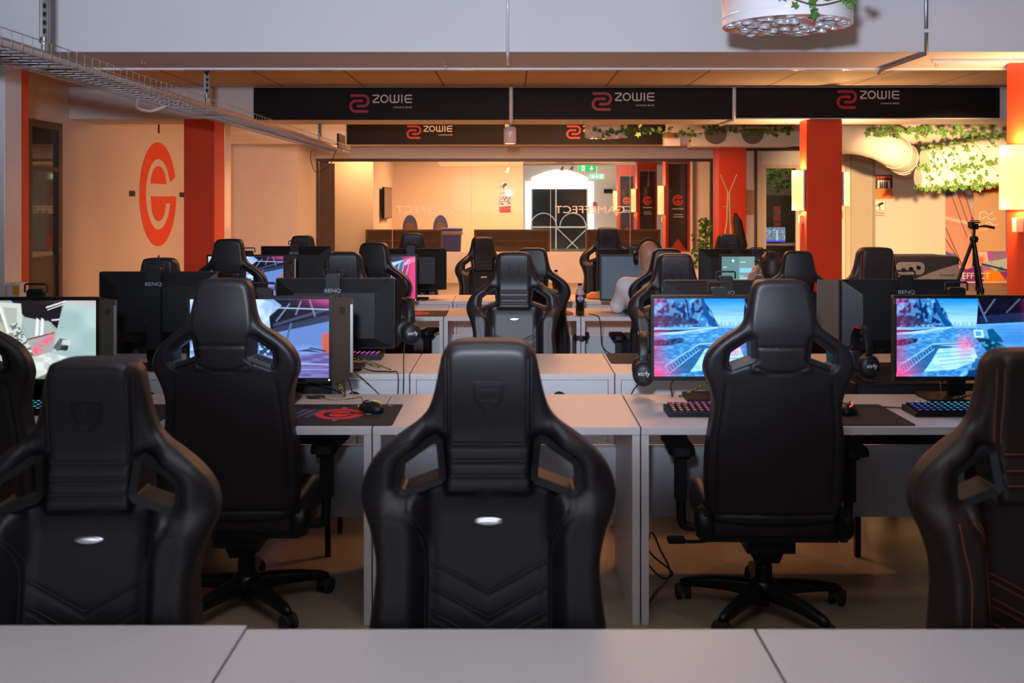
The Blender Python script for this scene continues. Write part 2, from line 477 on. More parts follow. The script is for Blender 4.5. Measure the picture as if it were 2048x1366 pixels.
def make_chair_meshes():
    M = {}
    M['backrest'] = make_back_mesh()
    # hole trims
    for sgn, key in ((1, 'trimR'), (-1, 'trimL')):
        mb = MB(); o = [(sgn*x, z) for x, z in shrink(HOLE, -.004) ] if abs(area2(shrink(HOLE, -.004))) > abs(area2(HOLE)) else [(sgn*x, z) for x, z in shrink(HOLE, .004)]
        i = [(sgn*x, z) for x, z in HOLE_IN]
        o3 = []; n = len(o)
        vs = []
        for q, offf, offb in ((o, .056, .036), (i, .050, .030)):
            vs += [(x, float(ymid(np.float64(z))) - offf, z) for x, z in q] + [(x, float(ymid(np.float64(z))) + offb, z) for x, z in q]
        fs = []
        for a in range(n):
            b = (a+1) % n
            fs += [(a, b, n+b, n+a), (2*n+a, 3*n+a, 3*n+b, 2*n+b), (a, 2*n+a, 2*n+b, b), (n+a, n+b, 3*n+b, 3*n+a)]
        if sgn < 0: fs = [f[::-1] for f in fs]
        mb.add(vs, fs); M[key] = mb.mesh('shoulder_frame')
    # stitching
    mb = MB(); r = .0011
    for s in (1, -1):
        for dx in (.004, -.004):
            mb.tube(curve_on(fy, [(s*(.088+dx), z) for z in (1.262, 1.2, 1.15, 1.1)]), r, 5)
            mb.tube(curve_on(fy, [(s*(.168+dx), .952), (s*(.148+dx), .92), (s*(.134+dx), .88), (s*(.128+dx), .84), (s*(.128+dx), .7), (s*(.128+dx), .5)]), r, 5)
        mb.tube(curve_on(fy, [(s*.205, .95), (s*.2, .9), (s*.19, .84), (s*.195, .76), (s*.205, .66), (s*.21, .55)]), r, 5)
        for k in range(6):
            zc = .763 - .050*k
            for dz in (.008, -.008):
                mb.tube(curve_on(fy, [(s*.0, zc+dz), (s*.06, zc+dz+.031), (s*.118, zc+dz+.0615)], n=8), r, 5)
    for zz in (1.006, 1.037, 1.071):
        for dz in (.0075,):
            mb.tube(curve_on(fy, [(x, zz+dz) for x in (-.078, -.04, 0, .04, .078)]), r, 5)
    M['stitch'] = mb.mesh('stitching')
    # crest
    mb = MB()
    sh = [(-.031,.027),(-.029,.0295),(-.015,.030),(0,.0315),(.015,.030),(.029,.0295),(.031,.027),(.030,-.002),(.020,-.022),(0,-.034),(-.020,-.022),(-.030,-.002)]
    for sc, rr in ((1, .0016), (.84, .0011)):
        pts = [(x*sc, 1.182 + z*sc) for x, z in sh]
        pth = [(x, fy(x, z, .0006), z) for x, z in spline(pts, 4, True)]
        mb.tube(pth, rr, 6, closed=True)
    for k in range(5):
        x = -.014 + .007*k
        mb.tube([(x, fy(x, 1.19, .0005), 1.19 - .006*(k % 2)), (x+.004, fy(x, 1.18, .0005), 1.179 + .004*(k % 2))], .0012, 5)
    for z in (1.172, 1.196):
        mb.tube([(x, fy(x, z, .0005), z) for x in np.linspace(-.018, .018, 7)], .001, 5)
    M['crest'] = mb.mesh('embossed_crest')
    # badge: oval
    mb = MB(); n = 32; yb = fy(0, .915) 
    vs = [(0, yb - .006, .915)]
    for rr, dy in ((.6, -.0058), (.9, -.0045), (1, -.001), (1, .004)):
        for k in range(n):
            a = 2*PI*k/n; x = .034*rr*math.cos(a); z = .915 + .0092*rr*math.sin(a)
            vs.append((x, fy(x, z) + dy, z))
    fs = [(0, 1+k, 1+(k+1) % n) for k in range(n)]
    for q in range(3):
        for k in range(n):
            a = 1+q*n+k; b = 1+q*n+(k+1) % n; fs.append((a, a+n, b+n, b))
    mb.add(vs, fs, True); M['badge'] = mb.mesh('oval_badge')
    # seat cushion
    h = .010
    xs = np.arange(-.30, .30+h, h); ys = np.arange(-.30, .22+h, h); zs = np.arange(.27, .52+h, h)
    X, Y = np.meshgrid(xs, ys, indexing='ij')
    d2 = poly_sdf(X, Y, rrect(-.255, .255, -.265, .175, .06))
    top = .425 + .045*sstep(.15, .2, np.abs(X)) * (1 - .5*sstep(-.1, -.26, Y)) + .012*sstep(-.2, 0.0, -np.abs(Y+.1))
    top = top - .006*gau(np.abs(X) - .155, .01)
    f = np.maximum(zs[None, None, :] - top[:, :, None], .325 - zs[None, None, :])
    F = ext_sdf(d2[:, :, None] + 0*f, f, .035)
    V, Q = surface_nets(F, (xs[0], ys[0], zs[0]), h); M['seat'] = mesh_np('seat', V, Q)
    # mechanism
    mb = MB(); mb.box(-.24, .24, -.15, .16, .315, .335); mb.box(-.09, .09, -.12, .13, .262, .318)
    mb.prism([(-.07,.262),(.07,.262),(.045,.205),(-.045,.205)], -.06, .07)
    M['mech'] = mb.mesh('tilt_mechanism')
    mb = MB(); mb.tube(spline([(.06,0,.275),(.18,.0,.27),(.27,.0,.262),(.33,.005,.268)], 5), .007, 8)
    mb.prism(rrect(.30, .37, .258, .280, .009), -.016, .016)
    M['lever'] = mb.mesh('tilt_lever')
    mb = MB(); mb.lathe([(.016,.13),(.016,.235)], 16); mb.lathe([(.034,.06),(.034,.175),(.030,.19),(.024,.195)], 20); mb.lathe([(.022,.025),(.025,.06)], 16)
    M['gas'] = mb.mesh('gas_lift')
    # five-star base
    mb = MB(); mb.lathe([(.045,.052),(.055,.075),(.055,.115),(.040,.128)], 24)
    for k in range(5):
        a = PI/2 + .3 + 2*PI*k/5
        Mx = Matrix.Rotation(a, 4, 'Z')
        secs = [(.03,.030,.060,.120),(.12,.026,.068,.116),(.22,.022,.066,.104),(.30,.018,.058,.088),(.325,.012,.058,.078)]
        vs = []; fs = []
        for d, hw, z0, z1 in secs:
            vs += [(d,-hw,z0),(d,-hw,z1-.012),(d,-hw*.6,z1),(d,hw*.6,z1),(d,hw,z1-.012),(d,hw,z0)]
        for q in range(len(secs)-1):
            for e in range(6):
                e2 = (e+1) % 6; fs.append((q*6+e, q*6+e2, (q+1)*6+e2, (q+1)*6+e))
        fs.append((24,25,26,27,28,29)); mb.add(vs, fs, True, Mx)
    M['base'] = mb.mesh('star_base')
    mb = MB()
    for s in (-1, 1): mb.prism(circ(0, .030, .030, 20), s*.012, s*.026) if s > 0 else mb.prism(circ(0, .030, .030, 20), -.026, -.012)
    mb.box(-.012, .022, -.014, .014, .028, .058); mb.cyl((0,0,.05),(0,0,.075), .008)
    mb.prism([(-.03,.035),(-.02,.056),(.0,.064),(.02,.056),(.024,.045),(.01,.05),(-.012,.048)], -.010, .010)
    M['caster'] = mb.mesh('caster')
    # armrest (right side, x>0)
    for s, key in ((1, 'armR'), (-1, 'armL')):
        mb = MB()
        path = [(s*.235, .02, .325), (s*.30, .02, .330), (s*.318, .02, .36), (s*.320, .02, .48), (s*.320, .015, .60)]
        mb.tube(spline(path, 5), .018, 8, radii=None)
        mb.box(min(s*.30, s*.342), max(s*.30, s*.342), -.012, .045, .43, .60)
        mb.prism([(-.05,.595),(.06,.595),(.075,.622),(-.075,.622)], min(s*.292, s*.350), max(s*.292, s*.350), axis='x')
        M[key] = mb.mesh('armrest')
        mb = MB()
        pts = [(-.15,-.042),(-.14,-.050),(-.02,-.046),(.08,-.050),(.12,-.036),(.125,0),(.12,.036),(.08,.050),(-.02,.046),(-.14,.050),(-.15,.042)]
        pl = [(s*.325 + y, x) for x, y in spline(pts, 3, True)]
        mb.prism(pl, .622, .640, axis='z', smooth=True); mb.prism([(s*.325+(x-s*.325)*.93, y*.96) for x, y in pl], .640, .650, axis='z', smooth=True)
        M[key+'pad'] = mb.mesh('arm_pad')
        mb = MB(); Mx = Matrix.Translation((s*.262, .155, .385)) @ Matrix.Rotation(s*PI/2, 4, 'Y')
        mb.lathe([(.058, -.012), (.058, .012), (.048, .022), (.02, .026)], 24, Mx)
        mb.box(min(s*.235, s*.262), max(s*.235, s*.262), .10, .20, .33, .44)
        M[key+'hinge'] = mb.mesh('hinge_cover')
    return M
CM = make_chair_meshes()
for kname, me in CM.items():
    me.materials.append({'backrest': LEATHER, 'seat': LEATHER, 'badge': CHROME, 'base': METALB, 'gas': METALB, 'mech': PLAST, 'lever': PLAST,
                         'caster': RUBBER, 'stitch': STITCHD, 'crest': LEATHER, 'trimR': PLASTG, 'trimL': PLASTG}.get(kname, PLAST))
def variant(key, m):
    me = CM[key].copy(); me.materials.clear(); me.materials.append(m); return me
VAR = {'plain': (CM['backrest'], CM['stitch'], CM['seat'], CM['crest']),
       'red': (variant('backrest', LEATHERB), variant('stitch', STITCHR), variant('seat', LEATHERB), variant('crest', LEATHERB))}

def chair(X, Y0, rz, label, group, ztop=None, style='plain', facing='cam', base_rot=0.0, full=True):
    """facing cam: sitter side toward the camera; away: back toward the camera"""
    rot = rz + (0 if facing == 'cam' else PI)
    r = empty('gaming_chair', (X, Y0, 0), rot, label, 'chair', group)
    dz = 0.0 if ztop is None else max(-.08, min(.09, ztop - 1.297))
    def add(name, me, up=True, parent=None, loc=(0, 0, 0), rzz=0.0):
        o = bpy.data.objects.new(name, me); link(o, parent or r); o.location = (loc[0], loc[1], loc[2] + (dz if up and parent is None else 0)); o.rotation_euler = (0, 0, rzz); return o
    bk = add('backrest', VAR[style][0]); add('seat', VAR[style][2])
    add('stitching', VAR[style][1], parent=bk); add('embossed_crest', VAR[style][3], parent=bk)
    add('oval_badge', CM['badge'], parent=bk)
    add('shoulder_frame', CM['trimR'], parent=bk); add('shoulder_frame', CM['trimL'], parent=bk)
    for k in ('armR', 'armL'):
        a = add('armrest', CM[k]); add('arm_pad', CM[k+'pad'], parent=a)
        add('hinge_cover', CM[k+'hinge'])
    add('tilt_mechanism', CM['mech']); add('tilt_lever', CM['lever'])
    add('gas_lift', CM['gas'], up=False); add('star_base', CM['base'], up=False, rzz=base_rot)
    for k in range(5):
        a = PI/2 + .3 + 2*PI*k/5 + base_rot
        add('caster', CM['caster'], up=False, loc=(.315*math.cos(a), .315*math.sin(a), 0), rzz=a + .7*k)
    return r

def ztop(py, Yh): return ZC - (py - HY) / FPX * Yh
def chair_px(px, py, Y0, facing, label, group, rz=0.0, **kw):
    s = 1 if facing == 'cam' else -1
    dx = -math.sin(rz) * .29 * s; dy = math.cos(rz) * .29 * s
    Yh = Y0 + dy
    X = (px - CX) / FPX * Yh - dx
    return chair(X, Y0, rz, label, group, ztop=ztop(py, Yh - .02*s), facing=facing, **kw)

G_FG = 'gaming chairs at the nearest white desk'
G_B = 'gaming chairs turned away at the first row of screens'
G_C = 'gaming chairs facing the camera at the second desk row'
G_D = 'gaming chairs turned away at the third desk row'
G_E = 'gaming chairs facing the camera at the farthest desk row'
chair(-.05, 1.92, 0, 'large black leather gaming chair front and centre, facing the camera, with chrome oval badge', G_FG, ztop=1.283)
chair(-.895, 1.92, 0.03, 'black leather gaming chair in the left foreground, facing the camera', G_FG, ztop=1.243)
chair(1.13, 1.92, 0.02, 'dark gaming chair with red stitching cut by the right edge of the photo', G_FG, ztop=1.262, style='red')
chair(-1.04, 3.92, -0.05, 'black gaming chair seen from behind, left of the empty front desk', G_B, facing='away', ztop=1.30, base_rot=.5)
chair(.97, 3.86, -0.02, 'black gaming chair seen from behind before the blue snowy game screen', G_B, facing='away', ztop=1.302, base_rot=.25)
chair(-2.02, 3.88, 0.0, 'black gaming chair seen from behind, cut by the left edge of the photo', G_B, facing='away', ztop=1.29)
chair(2.09, 3.86, 0.02, 'black gaming chair mostly hidden behind the red-stitched chair at right edge', G_B, facing='away', ztop=1.27)
chair_px(1028, 503, 5.48, 'cam', 'black gaming chair facing the camera in the exact middle, behind the bare desks', G_C)
chair_px(690, 503, 5.50, 'cam', 'black gaming chair whose crested headrest rises behind the centre-left monitor back', G_C)
chair_px(325, 515, 5.50, 'cam', 'black gaming chair headrest rising behind the monitor lettered BENQ', G_C)
chair_px(1347, 506, 5.48, 'cam', 'black gaming chair with clear shield crest, in front of the bald person', G_C)
chair_px(1745, 494, 5.50, 'cam', 'dark brown gaming chair in front of the retro air cooler', G_C, style='red')
chair_px(455, 478, 7.42, 'away', 'black gaming chair seen from behind beside the left red column', G_D, rz=-.05)
chair_px(745, 485, 7.42, 'away', 'black gaming chair seen from behind, turned to the purple game screen', G_D, rz=-.22)
chair_px(1064, 496, 7.42, 'away', 'black gaming chair half hidden behind the middle camera-facing chair', G_D, rz=-.15)
chair_px(1335, 497, 7.40, 'away', 'black gaming chair the bald headphone-wearing person sits in', G_D)
chair_px(1598, 502, 7.40, 'away', 'black gaming chair the dark-haired person sits in', G_D, rz=-.05)
chair_px(607, 471, 9.0, 'cam', 'small far gaming chair headrest before the white wall left of the glass', G_E)
chair_px(826, 465, 9.0, 'cam', 'small far gaming chair headrest in front of the left dark counter', G_E)
chair_px(963, 473, 9.2, 'cam', 'far gaming chair glowing bronze in warm light, turned to the right', G_E, rz=.30)
chair_px(1213, 455, 9.25, 'cam', 'tall far gaming chair facing the camera, left of the blank grey screen', G_E, rz=.12)
chair_px(1455, 468, 9.1, 'cam', 'far gaming chair in front of the coat stand', G_E, rz=-.05)

# ------------------------------------------------------------------ painted screens
def vnoise(u, v, sx, sy, seed):
    r = np.random.default_rng(seed); g = r.random((int(sy)+3, int(sx)+3))
    x = u*sx; y = v*sy; xi = x.astype(int); yi = y.astype(int); fx = x-xi; fyy = y-yi
    fx = fx*fx*(3-2*fx); fyy = fyy*fyy*(3-2*fyy)
    return (g[yi, xi]*(1-fx) + g[yi, xi+1]*fx)*(1-fyy) + (g[yi+1, xi]*(1-fx) + g[yi+1, xi+1]*fx)*fyy
class Paint:
    def __init__(s, W=240, H=136, base=(0, 0, 0)):
        s.W, s.H = W, H
        s.v, s.u = np.meshgrid(np.linspace(0, 1, H), np.linspace(0, 1, W), indexing='ij')
        s.a = np.zeros((H, W, 3)) + np.array(base)
        s.px = 1.0 / W
    def mask(s, poly, soft=1.0):
        P_ = [(x, y*s.H/s.W) for x, y in poly]
        d = poly_sdf(s.u, s.v*s.H/s.W, P_)
        return np.clip(.5 - d/(s.px*soft), 0, 1)
    def put(s, m, col, k=1.0):
        m = (m*k)[..., None]; col = np.array(col) if not isinstance(col, np.ndarray) else col
        s.a = s.a*(1-m) + col*m
    def poly(s, poly, col, k=1.0, soft=1.0, tex=None):
        m = s.mask(poly, soft)
        if tex is not None:
            sx, sy, seed, lo, hi, col2 = tex
            n = vnoise(s.u, s.v, sx, sy, seed); t = np.clip((n-lo)/(hi-lo), 0, 1)[..., None]
            c = np.array(col)*(1-t) + np.array(col2)*t
            m = m*k; s.a = s.a*(1-m[..., None]) + c*m[..., None]
        else: s.put(m, col, k)
    def line(s, x0, y0, x1, y1, w, col, k=1.0):
        dx, dy = x1-x0, (y1-y0)*s.H/s.W; L = math.hypot(dx, dy); nx, ny = -dy/L*w/2, dx/L*w/2*s.W/s.H
        s.poly([(x0+nx, y0+ny), (x1+nx, y1+ny), (x1-nx, y1-ny), (x0-nx, y0-ny)], col, k)
    def blob(s, x, y, rx, ry, col, k=1.0, p=2):
        d = ((s.u-x)/rx)**2 + ((s.v-y)/ry)**2; s.put(np.exp(-d**(p/2)), col, k)
    def grad(s, c0, c1, v0, v1):
        t = np.clip((s.v-v0)/(v1-v0), 0, 1)[..., None]; s.a = np.array(c0)*(1-t) + np.array(c1)*t

def scr_snow(shift=0.0):
    p = Paint(300, 168); S = lambda q: [(x+shift, y) for x, y in q]
    p.grad((.10, .42, .85), (.80, .92, .95), 0, .34)
    n = vnoise(p.u, p.v, 14, 8, 3)
    # ground
    p.poly(S([(-1, .37), (2, .37), (2, 1.1), (-1, 1.1)]), (.16, .36, .62), tex=(46, 60, 5, .35, .95, (.35, .60, .86)))
    # cliffs on the left
    cl = S([(-1, -.1), (.29, -.1), (.31, .06), (.36, .16), (.38, .26), (.42, .36), (.3, .40), (-1, .42)])
    p.poly(cl, (.015, .09, .24), tex=(60, 30, 8, .50, .62, (.50, .76, .98)))
    p.poly(cl, (.01, .05, .17), k=.55, tex=(24, 10, 9, .52, .7, (.30, .55, .85)))
    p.line(.17+shift, 0, .20+shift, .3, .012, (.01, .06, .2))
    p.poly(S([(.27, -.1), (.31, .05), (.34, .2), (.41, .36), (.36, .36), (.30, .2)]), (.02, .16, .36))
    p.poly(S([(-1, .2), (.10, .22), (.28, .33), (-1, .40)]), (.10, .08, .16), k=.8, soft=3)
    # far town
    for k in range(16):
        x = .40 + k*.0125 + shift; hh = .03 + .05*((k*7) % 5)/5
        p.poly([(x, .37-hh), (x+.010, .37-hh), (x+.010, .38), (x, .38)], (.30, .48, .62), k=.7, soft=2)
    # wall/road bands on the left
    p.poly(S([(-1, .38), (.42, .36), (.30, .44), (-1, .56)]), (.40, .60, .88), tex=(20, 40, 11, .3, .8, (.62, .80, .98)))
    p.poly(S([(-1, .42), (.16, .40), (.26, .385), (.22, .42), (-1, .47)]), (.03, .03, .10))
    p.line(-.2+shift, .50, .40+shift, .37, .010, (.75, .88, 1))
    # dark lying gun barrel at left
    p.poly(S([(-1, .54), (.02, .53), (.12, .50), (.16, .52), (.15, .56), (.05, .60), (-1, .66)]), (.02, .05, .12), tex=(60, 30, 13, .4, .8, (.10, .18, .30)))
    # truck bed railings
    p.poly(S([(.27, .56), (.50, .54), (.52, .62), (.26, .62)]), (.55, .78, .95)); p.line(.26+shift, .60, .52+shift, .575, .006, (.03, .12, .3)); p.line(.26+shift, .565, .5+shift, .55, .004, (.05, .2, .4))
    p.poly(S([(.03, .88), (.27, .60), (.42, .61), (.33, .66), (.20, .95), (.06, .97)]), (.10, .24, .42))
    for k in range(12):
        t = k/12; x = .03 + .24*t + shift; y = .88 - .28*t
        p.line(x, y, x+.018, y+.055, .004, (.45, .68, .90))
    p.line(.02+shift, .86, .27+shift, .575, .006, (.7, .85, 1)); p.line(.05+shift, .96, .28+shift, .64, .006, (.5, .72, .95))
    # white tarp
    p.poly(S([(.31, .64), (.56, .62), (.60, .78), (.44, .90), (.20, .94), (.25, .82)]), (.80, .93, 1.0), tex=(16, 22, 17, .35, .6, (.62, .84, .98)))
    for k in range(4): p.line(.29+.01*k+shift, .70+.05*k, .55+shift, .67+.045*k, .004, (.20, .40, .60))
    # building on the right
    p.poly(S([(.60, -.1), (2, -.1), (2, .20), (.60, .33), (.585, .33), (.595, .08)]), (.016, .014, .035))
    p.poly(S([(.60, .22), (2, .04), (2, .20), (.60, .33)]), (.05, .06, .13)); p.line(.59+shift, .02, .66+shift, .30, .012, (.20, .30, .45)); p.line(.72+shift, 0, .64+shift, .2, .012, (.25, .25, .32)); p.line(.9+shift, 0, .80+shift, .18, .014, (.18, .17, .24))
    p.poly(S([(.585, .33), (2, .21), (2, .24), (.585, .37)]), (.32, .56, .84))
    p.poly(S([(.60, .36), (2, .24), (2, 1.1), (.9, 1.1), (.70, .60)]), (.22, .42, .70), tex=(8, 6, 19, .3, .8, (.34, .52, .82)))
    # rifle
    p.poly(S([(.56, .40), (.63, .40), (.64, .50), (.57, .50)]), (.85, .97, 1)); p.poly(S([(.575, .42), (.615, .42), (.62, .48), (.58, .48)]), (.25, .5, .7))
    p.poly(S([(.58, .50), (.70, .52), (.80, .62), (.92, .9), (.84, 1.02), (.68, .72)]), (.01, .10, .16), tex=(50, 30, 23, .5, .75, (.20, .46, .60)))
    p.poly(S([(.66, .40), (.70, .38), (.76, .50), (.78, .56), (.68, .54)]), (.03, .18, .30)); p.blob(.80+shift, .66, .05, .07, (.45, .70, .90), .8)
    p.poly(S([(.46, .98), (.58, .80), (.72, .86), (.66, 1.05), (.46, 1.05)]), (.03, .10, .22), tex=(30, 20, 29, .45, .7, (.45, .70, .95)))
    p.poly(S([(.58, .76), (.66, .80), (.62, .92), (.55, .88)]), (.10, .26, .48))
    g_ = p.a.mean(axis=2, keepdims=True); p.a = np.clip(g_ + (p.a - g_)*1.3, 0, 2)**1.35 * np.array([.66, .95, 1.1])
    # red effects
    p.blob(.50+shift, .60, .055, .10, (.92, .12, .40), .55*1.3); p.put(np.exp(-(((p.u-.52-shift)/.05)**2 + ((p.v-.62)/.13)**2)) * (vnoise(p.u, p.v, 60, 40, 31) > .5), (.95, .35, .60), .8)
    edge = np.exp(-(p.u/.075)**2) * (.15 + .9*vnoise(p.u, p.v, 6, 9, 37)); p.put(np.clip(edge, 0, 1), (.55, .01, .12), .85)
    edge = np.exp(-((1-p.u)/.05)**2) * np.exp(-(p.v/.35)**2); p.put(edge, (.75, .05, .25), .9)
    p.blob(.0, .98, .12, .16, (.85, .08, .30), .95)
    streak = vnoise(p.u, p.v, 3, 60, 41); p.a *= (.85 + .3*streak)[..., None]
    return p.a
def scr_beams():
    p = Paint(260, 146); p.grad((.30, .45, .75), (.62, .74, .90), 0, .4)
    p.poly([(0, .3), (.55, .3), (.55, 1), (0, 1)], (.22, .36, .62), tex=(30, 30, 3, .35, .7, (.55, .70, .92)))
    p.poly([(.52, 0), (.60, .05), (.57, .25), (.50, .38), (.0, .5), (.0, 0)], (.45, .60, .80), tex=(18, 12, 5, .3, .7, (.75, .85, .98)))
    p.poly([(.50, .42), (1, .26), (1, 1), (.4, 1)], (.20, .30, .60), tex=(6, 6, 7, .3, .8, (.32, .42, .76)))
    p.poly([(.60, 0), (1.1, 0), (1.1, .20), (.58, .40), (.57, .22), (.66, .08)], (.012, .010, .022))
    p.poly([(.60, .36), (1, .19), (1, .28), (.60, .43)], (.05, .06, .12)); p.line(.60, .33, 1.0, .12, .02, (.08, .09, .16))
    for a, b, c, d in ((.62, .28, .72, .05), (.76, .20, .80, .02), (.9, .22, .86, .0)): p.line(a, b, c, d, .012, (.22, .26, .38))
    p.line(.5, .10, 1, .13, .008, (.55, .62, .8)); p.poly([(.50, .44), (.56, .42), (.70, .62), (.60, .62)], (.75, .85, .98)); p.line(.73, .30, .69, .55, .016, (.14, .18, .32))
    p.poly([(.50, .52), (.66, .50), (.70, .60), (.80, .70), (.62, .72), (.5, .7)], (.05, .09, .18), tex=(50, 30, 9, .5, .7, (.6, .75, .92)))
    p.poly([(.95, .44), (1.02, .42), (1.02, .75), (.95, .70)], (.80, .16, .08), soft=6); p.line(.86, .62, .98, .66, .012, (.05, .08, .18))
    p.poly([(.76, .66), (.85, .63), (.95, .68), (.84, .665)], (.05, .08, .20))
    p.poly([(.3, .75), (1, .68), (1, 1), (.3, 1)], (.17, .14, .34), tex=(12, 30, 11, .3, .8, (.34, .30, .60)))
    p.line(.4, .80, 1, .83, .006, (.75, .80, 1)); p.line(.4, .90, 1, .89, .005, (.62, .60, .9))
    e = np.exp(-((1-p.u)/.14)**2) * np.exp(-(p.v/.08)**2); p.put(e, (.75, .08, .30), .9)
    e = np.exp(-((1-p.u)/.16)**2) * np.exp(-((1-p.v)/.25)**2); p.put(e, (.25, .12, .35), .5)
    p.a = np.clip(p.a, 0, 2)**1.15 * np.array([.8, .95, 1.1])
    return p.a
def scr_purple():
    p = Paint(200, 112); p.grad((.02, .02, .06), (.05, .02, .10), 0, 1)
    p.poly([(.3, .3), (1, .02), (1, .12), (.35, .5)], (.55, .72, .98), soft=3); p.poly([(.0, .5), (.5, .4), (.9, .05), (.6, .9), (.0, 1)], (.05, .12, .30))
    for k in range(6): p.line(.45+.08*k, .95-.06*k, .62+.06*k, .12, .014, (.35, .55, .95))
    for k in range(4): p.line(.1+.1*k, 1, .3+.12*k, .45, .02, (.7, .75, .95), .6)
    p.poly([(.70, .45), (.78, .4), (.82, .5), (.74, .58)], (.85, .4, .05))
    e = np.clip((p.u-.80)/.15, 0, 1); p.put(e, (.85, .04, .22), .85); p.poly([(.70, .7), (.86, .55), (.84, .9), (.70, 1)], (.05, .06, .40), k=.8, soft=4)
    p.poly([(.1, .55), (.36, .5), (.36, .98), (.1, 1)], (.25, .65, .90), tex=(20, 20, 3, .4, .6, (.1, .3, .5)))
    return p.a
def scr_corridor():
    p = Paint(260, 146); p.grad((.30, .40, .38), (.38, .48, .46), 0, 1)
    p.poly([(.34, -.1), (.78, -.1), (.72, .36), (.66, .26), (.50, .24)], (.012, .010, .014))
    p.line(.64, .09, .78, .01, .010, (.85, .88, .9)); p.line(.65, .12, .77, .045, .006, (.8, .85, .9)); p.line(.68, .25, .75, .24, .010, (.75, .8, .8))
    p.poly([(.46, .20), (.68, .28), (.68, .45), (.52, .50)], (.36, .46, .45))
    for x in (.57, .605): p.poly([(x, .22), (x+.02, .24), (x+.015, .44), (x-.01, .46)], (.80, .86, .85))
    p.poly([(.50, .52), (.70, .40), (.70, .75), (.50, .80)], (.38, .36, .38)); p.line(.50, .50, .70, .41, .010, (.20, .04, .06))
    for x, y in ((.56, .63), (.60, .58), (.64, .52), (.67, .47), (.58, .66)): p.put(np.exp(-(((p.u-x)/.022)**2 + ((p.v-y)/.05)**2)) * (vnoise(p.u, p.v, 70, 40, 5) > .35), (.95, .10, .20), .9)
    p.poly([(.78, .0), (1.1, .0), (1.1, .80), (.68, .68), (.73, .3)], (.34, .50, .50), tex=(5, 4, 6, .3, .8, (.46, .62, .62)))
    p.poly([(.68, .68), (1.1, .82), (1.1, 1), (.55, 1)], (.16, .20, .11)); p.poly([(.69, .60), (.74, .48), (.80, .50), (.80, .62), (.72, .64)], (.10, .13, .12)); p.poly([(.76, .50), (.82, .50), (.81, .57), (.75, .56)], (.55, .66, .68)); p.poly([(.75, .58), (.80, .58), (.79, .64), (.74, .63)], (.02, .03, .03))
    p.poly([(.0, .0), (.36, .0), (.42, .1), (.40, .5), (.25, .45), (.0, .3)], (.28, .30, .24), tex=(20, 16, 8, .3, .7, (.45, .48, .40)))
    p.poly([(.30, .02), (.46, .04), (.47, .26), (.45, .44), (.37, .40)], (.60, .66, .62)); p.poly([(.33, .08), (.43, .10), (.43, .38), (.37, .34)], (.42, .46, .42)); p.line(.29, .0, .37, .42, .018, (.80, .84, .80))
    p.poly([(.38, .30), (.43, .28), (.52, .55), (.58, .85), (.48, .95), (.42, .50)], (.14, .16, .17), tex=(60, 60, 9, .45, .6, (.62, .68, .66)))
    p.poly([(.47, .86), (.56, .72), (.66, .66), (.80, .72), (1.1, .74), (1.1, .84), (.7, .88), (.58, .98), (.45, 1.02)], (.52, .60, .58), soft=3, tex=(20, 20, 12, .3, .7, (.74, .80, .78)))
    p.poly([(.88, .72), (1.1, .72), (1.1, .9), (.88, .84)], (.20, .24, .22), soft=2)
    e = np.exp(-((1-p.u)/.2)**2)*np.exp(-(p.v/.06)**2); p.put(e, (.7, .3, .3), .5); p.blob(1, .95, .1, .12, (.8, .72, .7), .6)
    return p.a
def scr_settings():
    p = Paint(220, 124); p.grad((.030, .055, .060), (.040, .075, .08), 0, 1)
    p.poly([(0, 0), (.23, 0), (.23, 1), (0, 1)], (.12, .24, .25)); p.poly([(.23, 0), (.44, 0), (.44, 1), (.23, 1)], (.20, .33, .33), k=.9)
    p.poly([(.44, 0), (1, 0), (1, 1), (.44, 1)], (.018, .024, .030)); p.poly([(.44, .28), (.97, .28), (.97, .5), (.44, .5)], (.035, .04, .05))
    p.poly([(.14, .07), (.165, .07), (.165, .13), (.14, .13)], (.8, .9, .9)); p.line(.25, .13, .32, .13, .012, (.6, .75, .75))
    for k in range(5): p.line(.02, .25+.11*k, .07, .25+.11*k, .01, (.7, .8, .85))
    p.poly([(.24, .27), (.43, .27), (.43, .38), (.24, .38)], (.22, .62, .85))
    for k in range(5):
        y = .46+.13*k; p.line(.24, y, .30, y, .008, (.7, .8, .8)); p.line(.24, y+.05, .34, y+.05, .014, ((.6, .75, .75), (.45, .4, .6), (.35, .6, .4), (.6, .65, .7), (.3, .6, .65))[k])
    for k in range(3): p.line(.5, .33+.05*k, .5+.3-.06*k, .33+.05*k, .006, (.25, .3, .35))
    p.line(.45, .43, .60, .43, .006, (.4, .45, .5)); p.poly([(.0, .92), (.44, .92), (.44, .97), (.0, .97)], (.3, .5, .5))
    return p.a
def scr_blank():
    p = Paint(24, 14); p.grad((.040, .060, .085), (.050, .070, .095), 0, 1); return p.a
def scr_map():
    p = Paint(120, 80); p.grad((.10, .14, .20), (.12, .18, .26), 0, 1)
    p.put((vnoise(p.u, p.v, 30, 22, 4) > .72).astype(float), (.5, .6, .7), .8); p.poly([(.55, .2), (.65, .2), (.65, .9), (.55, .9)], (.6, .7, .75), k=.6, soft=2); p.poly([(0, .9), (1, .9), (1, 1), (0, 1)], (.08, .05, .7)); return p.a
